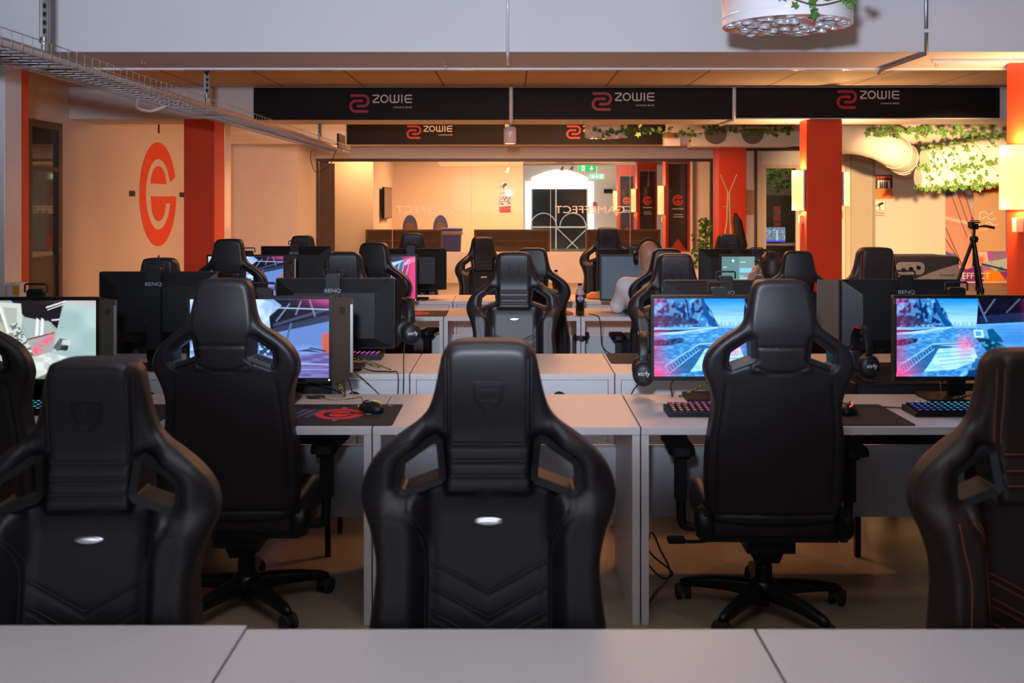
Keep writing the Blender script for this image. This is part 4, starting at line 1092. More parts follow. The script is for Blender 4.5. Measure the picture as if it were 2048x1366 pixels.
nt.links.new(tc.outputs['Object'], mp.inputs[0]); nt.links.new(mp.outputs[0], ck.inputs['Vector']); nt.links.new(tc.outputs['Object'], nz.inputs['Vector'])
nt.links.new(ck.outputs['Color'], mx.inputs[6]); nt.links.new(nz.outputs['Color'], mx.inputs[7]); nt.links.new(mx.outputs[2], b.inputs['Base Color']); nt.links.new(nz.outputs['Fac'], bp.inputs['Height']); nt.links.new(bp.outputs[0], b.inputs['Normal'])
XL, XR, YR, YE = -5.45, 9.95, -3.2, 34.0
struct('floor', MB().box(XL-.1, XR+.1, YR-.1, YE+.1, -.1, 0), fm)
# ceiling with panel joints
cm = bpy.data.materials.new('ceiling_panels'); cm.use_nodes = True; nt = cm.node_tree; b = nt.nodes['Principled BSDF']; b.inputs['Roughness'].default_value = .8
tc = nt.nodes.new('ShaderNodeTexCoord'); mp = nt.nodes.new('ShaderNodeMapping'); mp.inputs['Location'].default_value = (-.16, -.02, 0)
br = nt.nodes.new('ShaderNodeTexBrick'); br.offset = 0; br.inputs['Scale'].default_value = 1.0; br.inputs['Brick Width'].default_value = .99; br.inputs['Row Height'].default_value = 1.0; br.inputs['Mortar Size'].default_value = .012
br.inputs['Color1'].default_value = (.60, .52, .45, 1); br.inputs['Color2'].default_value = (.57, .50, .43, 1); br.inputs['Mortar'].default_value = (.22, .16, .12, 1)
nt.links.new(tc.outputs['Object'], mp.inputs[0]); nt.links.new(mp.outputs[0], br.inputs['Vector']); nt.links.new(br.outputs['Color'], b.inputs['Base Color'])
struct('ceiling', MB().box(XL-.1, XR+.1, YR-.1, YE+.1, 3.0, 3.1), cm)
for k, (a, bb) in enumerate(((6.8, 7.6), (12.3, 13.15), (17.5, 18.3), (27.8, 28.4))):
    struct('trim_%d' % (k+1), MB().box(XL if k < 3 else -2.8, XR, a, bb, 2.6 if k < 3 else 2.62, 3.0), WHITEP, .004)
# pale metal edge under the beam in front of the panels
struct('trim_5', MB().box(XL, XR, 7.60, 7.64, 2.585, 2.60), WHITEG)
struct('wall_left', MB().box(XL-.1, XL, YR, 11.22, 0, 3.0).box(XL-.1, XL, 12.06, 17.9, 0, 3.0).box(XL-.1, XL, 11.22, 12.06, 2.52, 3.0), WALLP)
struct('wall_rear', MB().box(XL, XR, YR-.1, YR, 0, 3.0), WALLP)
struct('wall_right', MB().box(XR, XR+.1, YR, YE, 0, 3.0), WALLP)
struct('wall_corner', MB().box(XL-.1, -3.83, 17.9, 19.7, 0, 3.0), WALLP)
GX0, GX1, GY = -3.83, 3.93, 19.6
struct('wall_back', MB().box(GX0, GX1, GY-.05, GY+.08, 0, .60).box(GX0, 3.93, GY-.05, GY+.08, 2.43, 3.0), mat('parapet_white', (.62, .60, .60), .5, var=.03))
# glass wall
r = empty('window_1', (0, 0, 0)); r['kind'] = 'structure'
f = MB(); f.box(GX0, GX1, GY-.04, GY+.04, 2.37, 2.44); f.box(GX0, GX0+.05, GY-.04, GY+.04, .60, 2.37); f.box(GX1-.05, GX1, GY-.04, GY+.04, .60, 2.37)
f.build('window_frame', BROWN, r)
GLASS = mat('glass_clear', (.96, .98, .97), .02, trans=1.0, ior=1.22, spec=.5)
gx = [-3.78, (785-CX)/102., (943-CX)/102., (1101-CX)/102., (1260-CX)/102., 3.88]
for a, bb in zip(gx[:-1], gx[1:]):
    pn = MB().box(a+.004, bb-.004, GY-.006, GY+.006, .602, 2.37).build('pane', GLASS, r)
sl = MB()
for x in gx[1:-1]: sl.box(x-.004, x+.004, GY-.008, GY+.008, .602, 2.37)
sl.build('pane_joint', mat('joint_seal', (.75, .66, .5), .3), r)
FROST = mat('frosted_lettering', (.95, .92, .90), .6)
for px in (862, 1180):
    text_obj('glass_lettering', 'GAMEFFECT', .205, FROST, r, P(px, 420, GY-.012), mirror=True, sx=1.24)

# left glazed door
r = empty('door_1', (0, 0, 0)); r['kind'] = 'structure'
mb = MB(); mb.box(XL-.05, XL+.03, 11.22, 11.30, 0, 2.52); mb.box(XL-.05, XL+.03, 11.96, 12.06, 0, 2.52); mb.box(XL-.05, XL+.03, 11.30, 11.96, 2.44, 2.52); mb.box(XL-.05, XL+.03, 11.30, 11.96, 1.94, 1.99); mb.build('door_frame', BROWN, r)
MB().box(XL-.02, XL-.005, 11.30, 11.96, 0.95, 2.44).build('door_glass', mat('dark_glass', (.035, .04, .045), .05, spec=.9, coat=.6), r)
MB().box(XL-.03, XL-.005, 11.30, 11.96, .04, .95).build('door_panel', mat('door_grey', (.10, .09, .09), .4), r)
MB().box(XL+.03, XL+.06, 11.94, 11.96, 1.0, 1.02).build('door_handle', STEEL, r)
struct('wall_behind_door', MB().box(XL-.16, XL-.12, 11.0, 12.3, 0, 2.7), BLACKM)

# right back wall with its door and panels
wr = MB(); X = lambda px, Y=GY: (px-CX)/FPX*Y
wr.box(GX1, X(1523), GY, GY+.12, 0, 3.0); wr.box(X(1600), XR, GY, GY+.12, 0, 3.0); wr.box(X(1523), X(1600), GY, GY+.12, 2.31, 3.0)
struct('wall_back_right', wr, WALLP)
r = empty('door_2', (0, 0, 0)); r['kind'] = 'structure'
mb = MB(); mb.box(X(1514), X(1523), GY-.03, GY+.1, 0, 2.58); mb.box(X(1523), X(1532), GY-.02, GY+.05, 0, 2.31); mb.box(X(1591), X(1600), GY-.02, GY+.05, 0, 2.31); mb.box(X(1532), X(1591), GY-.02, GY+.05, 2.24, 2.31); mb.build('door_frame', mat('beige_frame', (.50, .42, .34), .5), r)
MB().box(X(1532), X(1591), GY, GY+.01, .02, 2.24).build('door_glass', GLASS, r)
MB().box(X(1508), X(1514), GY-.02, GY, 0, 2.58).build('door_edge', BROWN, r)
MB().box(X(1486), X(1600), GY-.025, GY, 2.58, 2.66).build('door_head', BROWN, r)
struct('wall_beyond', MB().box(3.95, 6.6, 23.2, 23.3, 0, 3.0).box(6.5, 6.6, 19.72, 23.2, 0, 3.0).box(3.95, 4.0, 19.72, 23.2, 0, 3.0), WALLP)
o = MB().box(X(1487), X(1512), GY-.012, GY-.001, P(0, 430, GY).z, P(0, 380, GY).z).build('notice_board', mat('cork_brown', (.40, .22, .15), .7)); tag(o, 'plain brown notice board on the white wall right of the coat stand', 'board')
# grey cupboard panels beside poster
r = empty('door_3', (0, 0, 0)); r['kind'] = 'structure'
MB().box(X(1701), X(1744), GY-.03, GY-.001, 0, 2.58).build('door_leaf', mat('door_grey_beige', (.40, .36, .31), .5), r); MB().box(X(1744), X(1749), GY-.05, GY-.001, 0, 2.62).build('door_frame', mat('frame_grey', (.30, .28, .25), .4), r)
MB().box(X(1690), X(1699), GY-.04, GY-.001, 0, 2.58).build('door_frame', mat('beige_frame', (.5, .42, .34)), r); MB().box(X(1690), X(1749), GY-.03, GY-.001, 2.58, 2.66).build('door_head', BROWN, r)

# inner room beyond the glass
INW = mat('inner_warm_wall', (.66, .56, .46), .65)
struct('wall_inner_1', MB().box(GX0, -2.9, 20.9, 21.0, 0, 3.0), INW)
struct('wall_inner_2', MB().box(-3.0, -2.9, 21.0, 24.5, 0, 3.0), INW)
struct('wall_inner_3', MB().box(-2.9, .27, 24.5, 24.62, 0, 3.0).box(.17, .27, 24.62, YE, 0, 3.0), INW)
AWX0, AWX1 = (1062-CX)/FPX*YE, (1176-CX)/FPX*YE
wf = MB(); wz1 = 2.30
wf.box(.27, AWX0, YE, YE+.1, 0, 3.0); wf.box(AWX1, XR, YE, YE+.1, 0, 3.0); wf.box(AWX0, AWX1, YE, YE+.1, 2.62, 3.0)
ar = [(AWX0 + (AWX1-AWX0)*t, 2.25 + .28*math.sin(PI*t)) for t in np.linspace(0, 1, 17)]
for a, bb in zip(ar[:-1], ar[1:]): wf.prism([a, bb, (bb[0], 2.62), (a[0], 2.62)], YE, YE+.1)
struct('wall_inner_4', wf, mat('inner_white', (.70, .68, .66), .6))
struct('wall_inner_5', MB().box(GX1+.02, GX1+.12, GY+.12, 19.8, 0, 3.0), INW)
MB_ = MB
r = empty('window_2', (0, 0, 0)); r['kind'] = 'structure'
GLOW = mat('window_daylight', (.7, .8, .9), .5, emit=(.72, .90, 1.0), estr=1.0)
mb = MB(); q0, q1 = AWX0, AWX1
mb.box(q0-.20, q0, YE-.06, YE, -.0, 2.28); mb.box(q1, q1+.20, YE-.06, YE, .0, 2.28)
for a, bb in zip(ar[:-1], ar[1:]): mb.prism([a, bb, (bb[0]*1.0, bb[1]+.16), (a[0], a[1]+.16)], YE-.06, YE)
mb.build('glowing_reveal', mat('reveal_glow', (.9, .92, .95), .5, emit=(.85, .95, 1.0), estr=.6), r)  # white surround glows by emission, its brightness put into the material
mb = MB(); mb.box(q0, q1, YE+.04, YE+.06, 2.02, 2.24); 
for a, bb in zip(ar[:-1], ar[1:]): mb.prism([(a[0], 2.2), (bb[0], 2.2), bb, a], YE+.04, YE+.06)
mb.build('lit_blind', GLOW, r)
mb = MB(); mb.box(q0, q1, YE+.05, YE+.06, .0, 2.05); mb.build('night_pane', mat('night_glass', (.02, .03, .04), .08, spec=.8), r)
mb = MB(); gm = mat('window_bars', (.62, .75, .74), .5)
for x in (q0+.02, q1-.02, (q0+q1)/2-.12): mb.box(x-.022, x+.022, YE, YE+.04, 0, 2.05)
mb.box(q0, q1, YE, YE+.04, .70, .75)
for cx in ((q0*3+q1)/4-.06, (q0+3*q1)/4-.03):
    mb.tube([(cx + .44*math.cos(a), YE+.01, .74 + .46*math.sin(a)) for a in np.linspace(0, PI, 16)], .02, 6)
cxx = (q0+3*q1)/4-.05
mb.tube([(cxx-.55, YE+.01, .72), (cxx+.5, YE+.01, -.3)], .02, 6); mb.tube([(cxx+.55, YE+.01, .72), (cxx-.5, YE+.01, -.3)], .02, 6)
mb.build('window_bars', gm, r)
mb = MB(); mb.box(4.9, 9.6, YE-.02, YE-.01, .6, 2.4); 
r = empty('window_3', (0, 0, 0)); r['kind'] = 'structure'
xa, xb = (1393-CX)/FPX*YE, (1420-CX)/FPX*YE
MB().box(xa-.1, xb+.5, YE-.05, YE-.01, .3, 2.4).build('window_frame', mat('reveal_glow2', (.8, .82, .85), .5, emit=(.8, .95, 1.0), estr=.5), r)  # frame is no lamp; emission stands in for light falling on it
mb = MB()
for k in range(4): mb.box(xa, xb+.3, YE-.06, YE-.05, .45+.48*k, .85+.48*k)
mb.build('pane', mat('daylit_pane', (.3, .5, .5), .3, emit=(.35, .75, .72), estr=.8), r)

# red columns
for k, (x0, x1, y0, y1) in enumerate(((3.65, 4.10, 6.97, 7.38), (3.64, 4.08, 12.36, 12.66), (3.64, 4.12, 17.6, 18.1), (-4.06, -3.67, 7.37, 7.60), (-4.05, -3.67, 12.34, 12.76))):
    struct('column_%d' % (k+1), MB().box(x0, x1, y0, y1, 0, 2.6), REDC, .006)
for k, (x0, y0) in enumerate(((3.30, 21.5), (3.34, 26.7), (3.38, 31.9))):
    struct('column_%d' % (k+6), MB().box(x0, x0+.53, y0, y0+.4, 0, 3.0 if k != 1 else 3.0), REDC)
# white chases beside the left columns
struct('trim_6', MB().box(-4.1, -3.612, 7.12, 7.366, 0, 2.56), WHITEG, .004)
struct('trim_7', MB().box(-3.86, -3.668, 12.765, 13.05, 0, 2.6), WHITEG, .004)

# round logo painted on the left wall
mb = MB(); Rr = .83; cy, cz = 15.42, 1.70
gmark(mb, cy, cz, 1.0, XL+.001, XL+.006, axis='x', aspect=.80)
for v in range(len(mb.v)):
    x, y, z = mb.v[v]; mb.v[v] = (x, y, cz + (z-cz)*.80)
o = mb.build('wall_logo', LOGOE); tag(o, 'large orange-red round logo painted on the warm left wall', 'logo')
mb = MB(); BK = mat('tick_black', (.02, .015, .012), .6)
for (yy, z) in ((cy, cz+1.02), (cy, cz-1.02)): mb.box(XL+.001, XL+.006, yy-.03, yy+.03, z-.08, z+.08)
for yy in (cy-1.08, cy+1.08): mb.box(XL+.001, XL+.006, yy-.11, yy+.11, cz-.04, cz+.04)
mb.build('tick_marks', BK, o)

# ------------------------------------------------------------------ banners
def banner(x0, x1, y, z0, z1, lx, lz, s, label, grp, logo=True):
    r = empty('banner_sign', (x0, y, z0), 0, label, 'banner', grp)
    MB().box(0, x1-x0, -.02, 0, 0, z1-z0).build('board', BANNER, r, bevel=.002)
    if logo:
        mb = MB(); zmark(mb, lx-x0, lz-z0, s, -.0225, -.020, .145); mb.build('brand_mark', LOGOR, r)
        mb = MB(); zword(mb, lx-x0+1.23*s, lz-z0+.53*s, .45*s, -.0225, -.020, .15); mb.build('brand_lettering', LOGOW, r)
        text_obj('small_lettering', 'a brand by BenQ', .148*s, LOGOW, r, (lx-x0+3.36*s, -.0215, lz-z0+.30*s), align='RIGHT', depth=.0008)
    return r
def bz(py, Y): return ZC + (HY-py)/FPX*Y
YB = 12.30; k_ = FPX/YB
G1 = 'black banner boards on the front beam'; G2 = 'black banner boards on the far beam'
banner((508-CX)/k_, (1018-CX)/k_, YB-.001, bz(240, YB), 2.985, (700-CX)/k_, bz(226, YB), 37/k_, 'black banner with red mark and ZOWIE lettering, leftmost on the nearer beam', G1)
banner((1026-CX)/k_, (1464-CX)/k_, YB-.001, bz(239, YB), 2.985, (1184-CX)/k_, bz(222, YB), 37/k_, 'black banner with ZOWIE lettering, middle one on the nearer beam', G1)
banner((1472-CX)/k_, (1998-CX)/k_, YB-.001, bz(236, YB), 2.985, (1673-CX)/k_, bz(218, YB), 37/k_, 'black banner with ZOWIE lettering, rightmost on the nearer beam', G1)
YB3 = 17.5; k3 = FPX/YB3
banner((694-CX)/k3, (1010-CX)/k3, YB3-.001, bz(289, YB3), 2.97, (814-CX)/k3, bz(278, YB3), 27/k3, 'far black banner with ZOWIE lettering, left of the white downlight', G2)
banner((1018-CX)/k3, (1330-CX)/k3, YB3-.001, bz(289, YB3), 2.97, (1133-CX)/k3, bz(278, YB3), 27/k3, 'far black banner behind the small round pendant, right of the downlight', G2)

# ------------------------------------------------------------------ conduits and ceiling fittings
def pipe(name, pts, r, m, label, cat='pipe', grp=None, clips=()):
    mb = MB(); mb.tube(pts, r, 10); o = mb.build(name, m); tag(o, label, cat, grp)
    return o
o = pipe('conduit', [(-.03, 6.785, 3.0), (-.03, 6.785, 2.585), (-.03, 7.0, 2.585), (-.03, 7.3, 2.585)], .012, WHITEG, 'white conduit running down the middle of the near ceiling beam', grp='conduits')
o = pipe('conduit', [((1022-CX)/k_, 12.265, 2.99), ((1022-CX)/k_, 12.265, 2.585), ((1022-CX)/k_, 12.6, 2.585)], .022, WHITEG, 'white conduit between the left and middle near banners', grp='conduits')
o = pipe('conduit', [((1467-CX)/k_, 12.275, 2.99), ((1467-CX)/k_, 12.275, 2.585), ((1467-CX)/k_, 13.1, 2.585)], .016, WHITEG, 'white conduit between the middle and right near banners', grp='conduits')
o = pipe('conduit', [(2.81, 6.785, 3.0), (2.81, 6.785, 2.585), (2.80, 7.58, 2.585), (2.79, 7.62, 2.56)], .014, STEEL, 'steel conduit bending under the near beam at right', grp='conduits')
mb = MB(); 
for z in (2.98, 2.74): mb.box(2.79, 2.83, 6.77, 6.80, z-.012, z+.012)
mb.build('clip', WHITEG, o)
pipe('fluorescent_tube', [(3.0, 7.14, 2.588), (4.6, 7.14, 2.588)], .014, WHITEG, 'slim white tube under the near beam above the right column', 'lamp')
# small hooks
for k, (px, py, Y) in enumerate(((284, 128, 7.1), (888, 125, 7.2), (1870, 118, 7.2), (1572, 243, 12.6))):
    p = P(px, py, Y); hk = MB(); hk.tube([(p.x, Y, 2.6), (p.x, Y, 2.575)] + [(p.x + .010 - .010*math.cos(a), Y, 2.565 - .010*math.sin(a)) for a in np.linspace(0, 4.2, 8)], .0025, 6)
    tag(hk.build('ceiling_hook', STEEL), ['tiny steel hook under the near beam at left', 'tiny steel hook under the near beam left of centre', 'tiny steel hook under the near beam at right', 'tiny steel hook under the second beam near the right column'][k], 'hook', 'ceiling hooks')

# cable tray
r = empty('cable_tray', (-2.5, 9.5, 2.3), 0, 'long galvanised wire cable tray running into the room at upper left', 'cable tray')
mb = MB(); Y0_, Y1_ = 4.4, 14.5; L0, L1 = Y0_-9.5, Y1_-9.5
for x in (-.15, -.05, .05, .15): mb.tube([(x, L0, 0), (x, L1, 0)], .002, 6)
for x in (-.15, .15):
    for z in (.04, .085): mb.tube([(x, L0, z), (x, L1, z)], .0024, 6)
yy = L0
while yy < L1:
    mb.tube([(-.15, yy, .085), (-.15, yy, 0), (.15, yy, 0), (.15, yy, .085)], .0022, 5); yy += .1
mb.build('wire_mesh', STEEL, r)
for Yh, zt_ in ((5.35, 3.0), (8.2, 3.0), (13.0, 2.6)):
    mb = MB(); y = Yh-9.5; zt2 = zt_-2.3
    mb.box(-.022, .022, y-.002, y+.002, .13, zt2); mb.box(-.022, -.018, y-.018, y+.018, .13, zt2); mb.box(.018, .022, y-.018, y+.018, .13, zt2); mb.box(-.06, .06, y-.05, y+.05, zt2-.006, zt2)
    z = .16
    mb.cyl((0, y-.01, .03), (0, y-.01, .16), .014); mb.box(-.155, .155, y-.015, y+.015, -.006, 0.0)
    hg = mb.build('hanger', STEEL, r)
    sl = MB(); z = .18
    while z < zt2-.03: sl.prism(rrect(-.009, .009, z, z+.028, .008, 3), y-.0035, y-.0021); z += .045
    sl.build('slots', BLACKM, hg)
TG = 'cables lying in the wire tray'
for k, (x, z, rr, m, lb) in enumerate(((.08, .030, .022, mat('cable_pinkgrey', (.42, .34, .32), .6), 'thick pinkish-grey cable lying in the wire tray'), (.0, .016, .012, LOGOG, 'grey cable lying in the wire tray'), (-.07, .014, .010, CABLE, 'black cable lying in the wire tray'), (.035, .012, .006, LOGOG, 'thin grey cable lying in the wire tray'))):
    pts = [(-2.5 + x + .012*math.sin(3*t+k), 4.4 + t, 2.304 + z) for t in np.linspace(0, 10, 26)]
    mb = MB(); mb.tube(pts, rr, 8); tag(mb.build('tray_cable', m), lb, 'cable', TG)
mb = MB(); mb.tube(spline([(-2.62, 7.0, 2.31), (-2.68, 7.15, 2.26), (-2.66, 7.35, 2.25), (-2.6, 7.5, 2.30)], 6), .012, 8); tag(mb.build('tray_cable', WHITEG), 'white cable sagging below the wire tray', 'cable', TG)
mb = MB(); mb.tube(spline([(-2.45, 13.9, 2.31), (-2.6, 14.3, 2.12), (-2.9, 14.8, 2.02), (-3.1, 15.4, 2.25), (-3.2, 16.0, 2.4)], 6), .006, 6); tag(mb.build('tray_cable', CABLE), 'thin dark cable looping from the far end of the wire tray', 'cable', TG)
mb = MB(); mb.box(-2.40, -2.37, 13.7, 14.2, 2.32, 2.52); tag(mb.build('junction_box', PLASTG), 'small dark box at the far end of the wire tray', 'box')

# pendants with tin-can diffusers
TIN = mat('tin_silver', (.66, .66, .70), .35, metal=.35)
def pendant(X, Y, z, R, H, label, ivy=True, ncan=130, e=60):
    r = empty('pendant_lamp', (X, Y, z), 0, label, 'lamp', 'round white pendants')
    mb = MB(); mb.lathe([(R, 0), (R, H), (R-.008, H), (R-.008, .004)], 64); mb.build('drum_shade', WHITEG, r)
    mb = MB(); mb.lathe([(R+.001, .035), (R+.003, .038), (R+.003, .042), (R+.001, .045)], 64); mb.build('rim_seam', WHITEG, r)
    mb = MB(); mb.lathe([(.05, .10), (.05, .14)], 16); mb.build('bulb', mat('pendant_bulb', (1, .7, .4), .5, emit=(1, .50, .14), estr=14), r)
    rr = random.Random(3); pts = []; cans = MB()
    tries = 0
    while len(pts) < ncan and tries < 4000:
        tries += 1
        a = rr.random()*2*PI; d = math.sqrt(rr.random())*(R-.035); x, y = d*math.cos(a), d*math.sin(a)
        if math.hypot(x, y) < .085*R/.31: continue
        if all(math.hypot(x-u, y-v) > .043*R/.31 for u, v in pts): pts.append((x, y))
    for x, y in pts:
        q = (.024 + .004*rr.random())*R/.31; l = .03 + .05*rr.random(); tl = Matrix.Translation((x, y, -.012+.02*rr.random())) @ Matrix.Rotation((rr.random()-.5)*.5, 4, 'X') @ Matrix.Rotation((rr.random()-.5)*.5, 4, 'Y')
        cans.lathe([(q*.5, l), (q, l*.7), (q*.96, l*.2), (q*1.03, 0), (q*.90, 0), (q*.86, l*.5)], 14, tl)
    cans.build('tin_cups', TIN, r)
    light('pendant_light', 'POINT', (0, 0, .08), e, (1, .52, .18), .04, parent=r)
    mb = MB(); mb.tube([(0, 0, H), (0, 0, 3.0-z)], .006, 6); mb.tube([(-R, 0, H), (R, 0, H)], .008, 6); mb.build('suspension', STEEL, r)
    return r
PY = 5.0; pr = 126.5/400
pendant((1573.5-CX)/400, PY, ZC + (HY-50)/400 - .005, pr, .30, 'large white drum pendant with silver cups cut by the top edge', e=14)
PY2 = 14.8; pendant((1212-CX)/FPX*PY2, PY2, ZC + (HY-275)/FPX*PY2, .315, .26, 'small-looking far white drum pendant before the far banner', e=35, ncan=50)
# white downlight on the second beam
r = empty('downlight', (0, 0, 0), 0, 'white cylindrical downlight hanging below the second beam at centre', 'lamp')
p = P(1020, 290, 13.0)
mb = MB(); mb.lathe([(.075, p.z+.02), (.082, p.z+.03), (.082, p.z+.20), (.07, p.z+.235)], 28, Matrix.Translation((p.x, 13.0, 0))); mb.build('lamp_body', WHITEG, r)
mb = MB(); mb.lathe([(.060, p.z+.015), (.075, p.z+.021)], 28, Matrix.Translation((p.x, 13.0, 0))); mb.build('lamp_lens', mat('lens_warm', (.9, .7, .5), .4, emit=(1, .6, .3), estr=1.5), r)
mb = MB(); mb.tube([(p.x, 13.0, p.z+.23), (p.x, 13.0, 2.6)], .012, 8); mb.build('stem', WHITEG, r)

# ------------------------------------------------------------------ wall lamps
SHADE = bpy.data.materials.new('lamp_shade'); SHADE.use_nodes = True; nt = SHADE.node_tree; b = nt.nodes['Principled BSDF']
b.inputs['Base Color'].default_value = (.35, .25, .12, 1); b.inputs['Roughness'].default_value = .6; b.inputs['Emission Color'].default_value = (1.0, .64, .34, 1); b.inputs['Emission Strength'].default_value = .55
trn = nt.nodes.new('ShaderNodeBsdfTranslucent'); trn.inputs['Color'].default_value = (.05, .032, .017, 1); ad = nt.nodes.new('ShaderNodeAddShader')
nt.links.new(b.outputs[0], ad.inputs[0]); nt.links.new(trn.outputs[0], ad.inputs[1]); nt.links.new(ad.outputs[0], nt.nodes['Material Output'].inputs['Surface'])
def wall_lamp(x, y, z, rz, label, h=.48, w=.30, e=40, dist=.30):
    """rz: direction the lamp faces (0 = toward -Y)"""
    r = empty('wall_lamp', (x, y, z), rz, label, 'lamp', 'warm glowing wall lamps on the red columns')
    arc = [(w/2*math.sin(a), -.03 - (.115)*math.cos(a)**.7 if math.cos(a) > 0 else -.03) for a in np.linspace(-PI/2, PI/2, 21)]
    arc = [(w/2*math.sin(a), -.035 - .10*max(0, math.cos(a))) for a in np.linspace(-PI/2, PI/2, 21)]
    vs = [(a, b_, -h/2) for a, b_ in arc] + [(a, b_, h/2) for a, b_ in arc]; n = len(arc)
    mb = MB(); mb.add(vs, [(i, i+1, n+i+1, n+i) for i in range(n-1)], True); o = mb.build('lamp_shade', SHADE, r)
    MB().box(-w/2, w/2, -.034, -.012, -h/2, h/2).build('back_plate', WHITEG, r, bevel=.003); MB().box(-.05, .05, -.012, 0, -.1, .1).build('wall_mount', WHITEG, r)
    mb = MB(); mb.box(-.03, .03, -.05, 0, -h/2-.16, -h/2-.06); mb.build('switch_box', mat('switch_cream', (.6, .5, .35), .5), r)
    light('wall_lamp_light', 'POINT', (0, -dist, h/2-.03), e, (1, .56, .24), .02, parent=r); light('wall_lamp_light', 'POINT', (0, -dist, -h/2+.03), e*.6, (1, .56, .24), .02, parent=r); light('wall_lamp_light', 'POINT', (0, -dist, 0), 9, (1, .62, .28), .03, parent=r)
    return r
wall_lamp(3.65, 7.17, bz(355, 7.15), -PI/2, 'big glowing wall lamp on the nearest right column, at the right edge', w=.30, h=.46, e=45, dist=.07)
wall_lamp(3.64, 12.51, bz(381, 12.5), -PI/2, 'glowing wall lamp on the left side of the middle red column', e=60, h=.50, w=.26, dist=.07)
wall_lamp(4.08, 12.51, bz(378, 12.5), PI/2, 'narrow glimpse of lamp on the right side of the middle red column', e=60, h=.42, w=.26, dist=.07)
for k, (x0, y0) in enumerate(((3.30, 21.5), (3.34, 26.7), (3.38, 31.9))):
    wall_lamp(x0, y0+.2, 1.62, -PI/2, ['wall lamp beyond the glass on the nearest bannered column', 'wall lamp beyond the glass on the second bannered column', 'wall lamp beyond the glass on the farthest bannered column'][k], e=30, h=.62, w=.34, dist=.07)
# white boxes by the near left chase
mb = MB(); mb.box(-3.64, -3.52, 6.95, 7.11, 0, .90); 

# ------------------------------------------------------------------ ivy
def leaf_geo(mb, c, size, rr):
    a = rr.random()*2*PI; t = (rr.random()-.5)*1.8; q = (rr.random()-.5)*1.4
    M = Matrix.Translation(c) @ Matrix.Rotation(a, 4, 'Y') @ Matrix.Rotation(t, 4, 'X') @ Matrix.Rotation(q, 4, 'Z')
    s = size
    pts = [(0, 0, 0), (.45, 0, .15), (.35, -.05, .5), (.75, .05, .75), (.28, 0, .85), (0, -.08, 1.35), (-.28, 0, .85), (-.75, .05, .75), (-.35, -.05, .5), (-.45, 0, .15)]
    vs = [(x*s, y*s, z*s) for x, y, z in pts] + [(0, .10*s, .55*s)]
    mb.add(vs, [(10, i, (i+1) % 10) for i in range(10)], False, M)
def ivy(path, n, size, spread, label, seed, grp='ivy garlands', drop=.0):
    rr = random.Random(seed); path = [Vector(p) for p in spline(path, 6)]
    r = empty('ivy_garland', path[0], 0, label, 'plant', grp)
    o0 = path[0]
    mb = MB(); mb.tube([p - o0 for p in path], .004, 5); mb.build('stem', STEM, r)
    mb = MB()
    for k in range(n):
        p = path[int(rr.random()*(len(path)-1))] - o0; d = Vector((rr.gauss(0, 1), rr.gauss(0, .6), rr.gauss(0, 1)))*spread
        d.z -= rr.random()*drop
        leaf_geo(mb, p + d, size*(.6+.7*rr.random()), rr)
    lv = mb.build('leaves', GRN, r); lv['kind'] = 'stuff'
    return r
a = [P(1560, -14, 4.68), P(1600, 2, 4.66), P(1640, 10, 4.67), P(1690, 0, 4.75), P(1735, -8, 4.85)]
ivy(a, 16, .045, .02, 'ivy sprig draped over the large white pendant', 2)
ivy([P(1190, 262, 14.45), P(1225, 266, 14.4), P(1262, 258, 14.6), P(1300, 262, 14.8)], 40, .055, .03, 'ivy draped on the far small pendant', 3)
ivy([P(1262, 258, 16.5), P(1380, 268, 16.9), P(1440, 260, 16.9), P(1520, 262, 16.9), P(1590, 256, 16.9)], 90, .07, .05, 'ivy garland along the ducts left of the middle red column', 4)
ivy([P(1690, 252, 14.6), P(1750, 262, 13.6), P(1820, 264, 13.6), P(1900, 262, 13.6), P(2005, 268, 13.6)], 130, .06, .045, 'ivy garland along the upper pipe at right', 5)

# ------------------------------------------------------------------ ducts
def duct(pts, r, label, ribs=0, name='air_duct', m=None, rib_m=None):
    ro = empty(name, (0, 0, 0), 0, label, 'duct', 'white ventilation ducts')
    sp = spline(pts, 8); mb = MB(); mb.tube(sp, r, 28); mb.build('duct_tube', m or DUCTW, ro)
    if ribs:
        mb = MB(); sp = [Vector(p) for p in sp]; L = [0]
        for a_, b_ in zip(sp[:-1], sp[1:]): L.append(L[-1] + (b_-a_).length)
        for k in range(ribs):
            s_ = L[-1]*(k+.5)/ribs; i = max(j for j in range(len(L)) if L[j] <= s_); i = min(i, len(sp)-2); t = (s_-L[i])/(L[i+1]-L[i]+1e-9); p = sp[i].lerp(sp[i+1], t); d = (sp[i+1]-sp[i]).normalized()
            mb.cyl(p - d*.006, p + d*.006, r+.005, seg=28)
        mb.build('duct_seam', m or DUCTW, ro)
    return ro
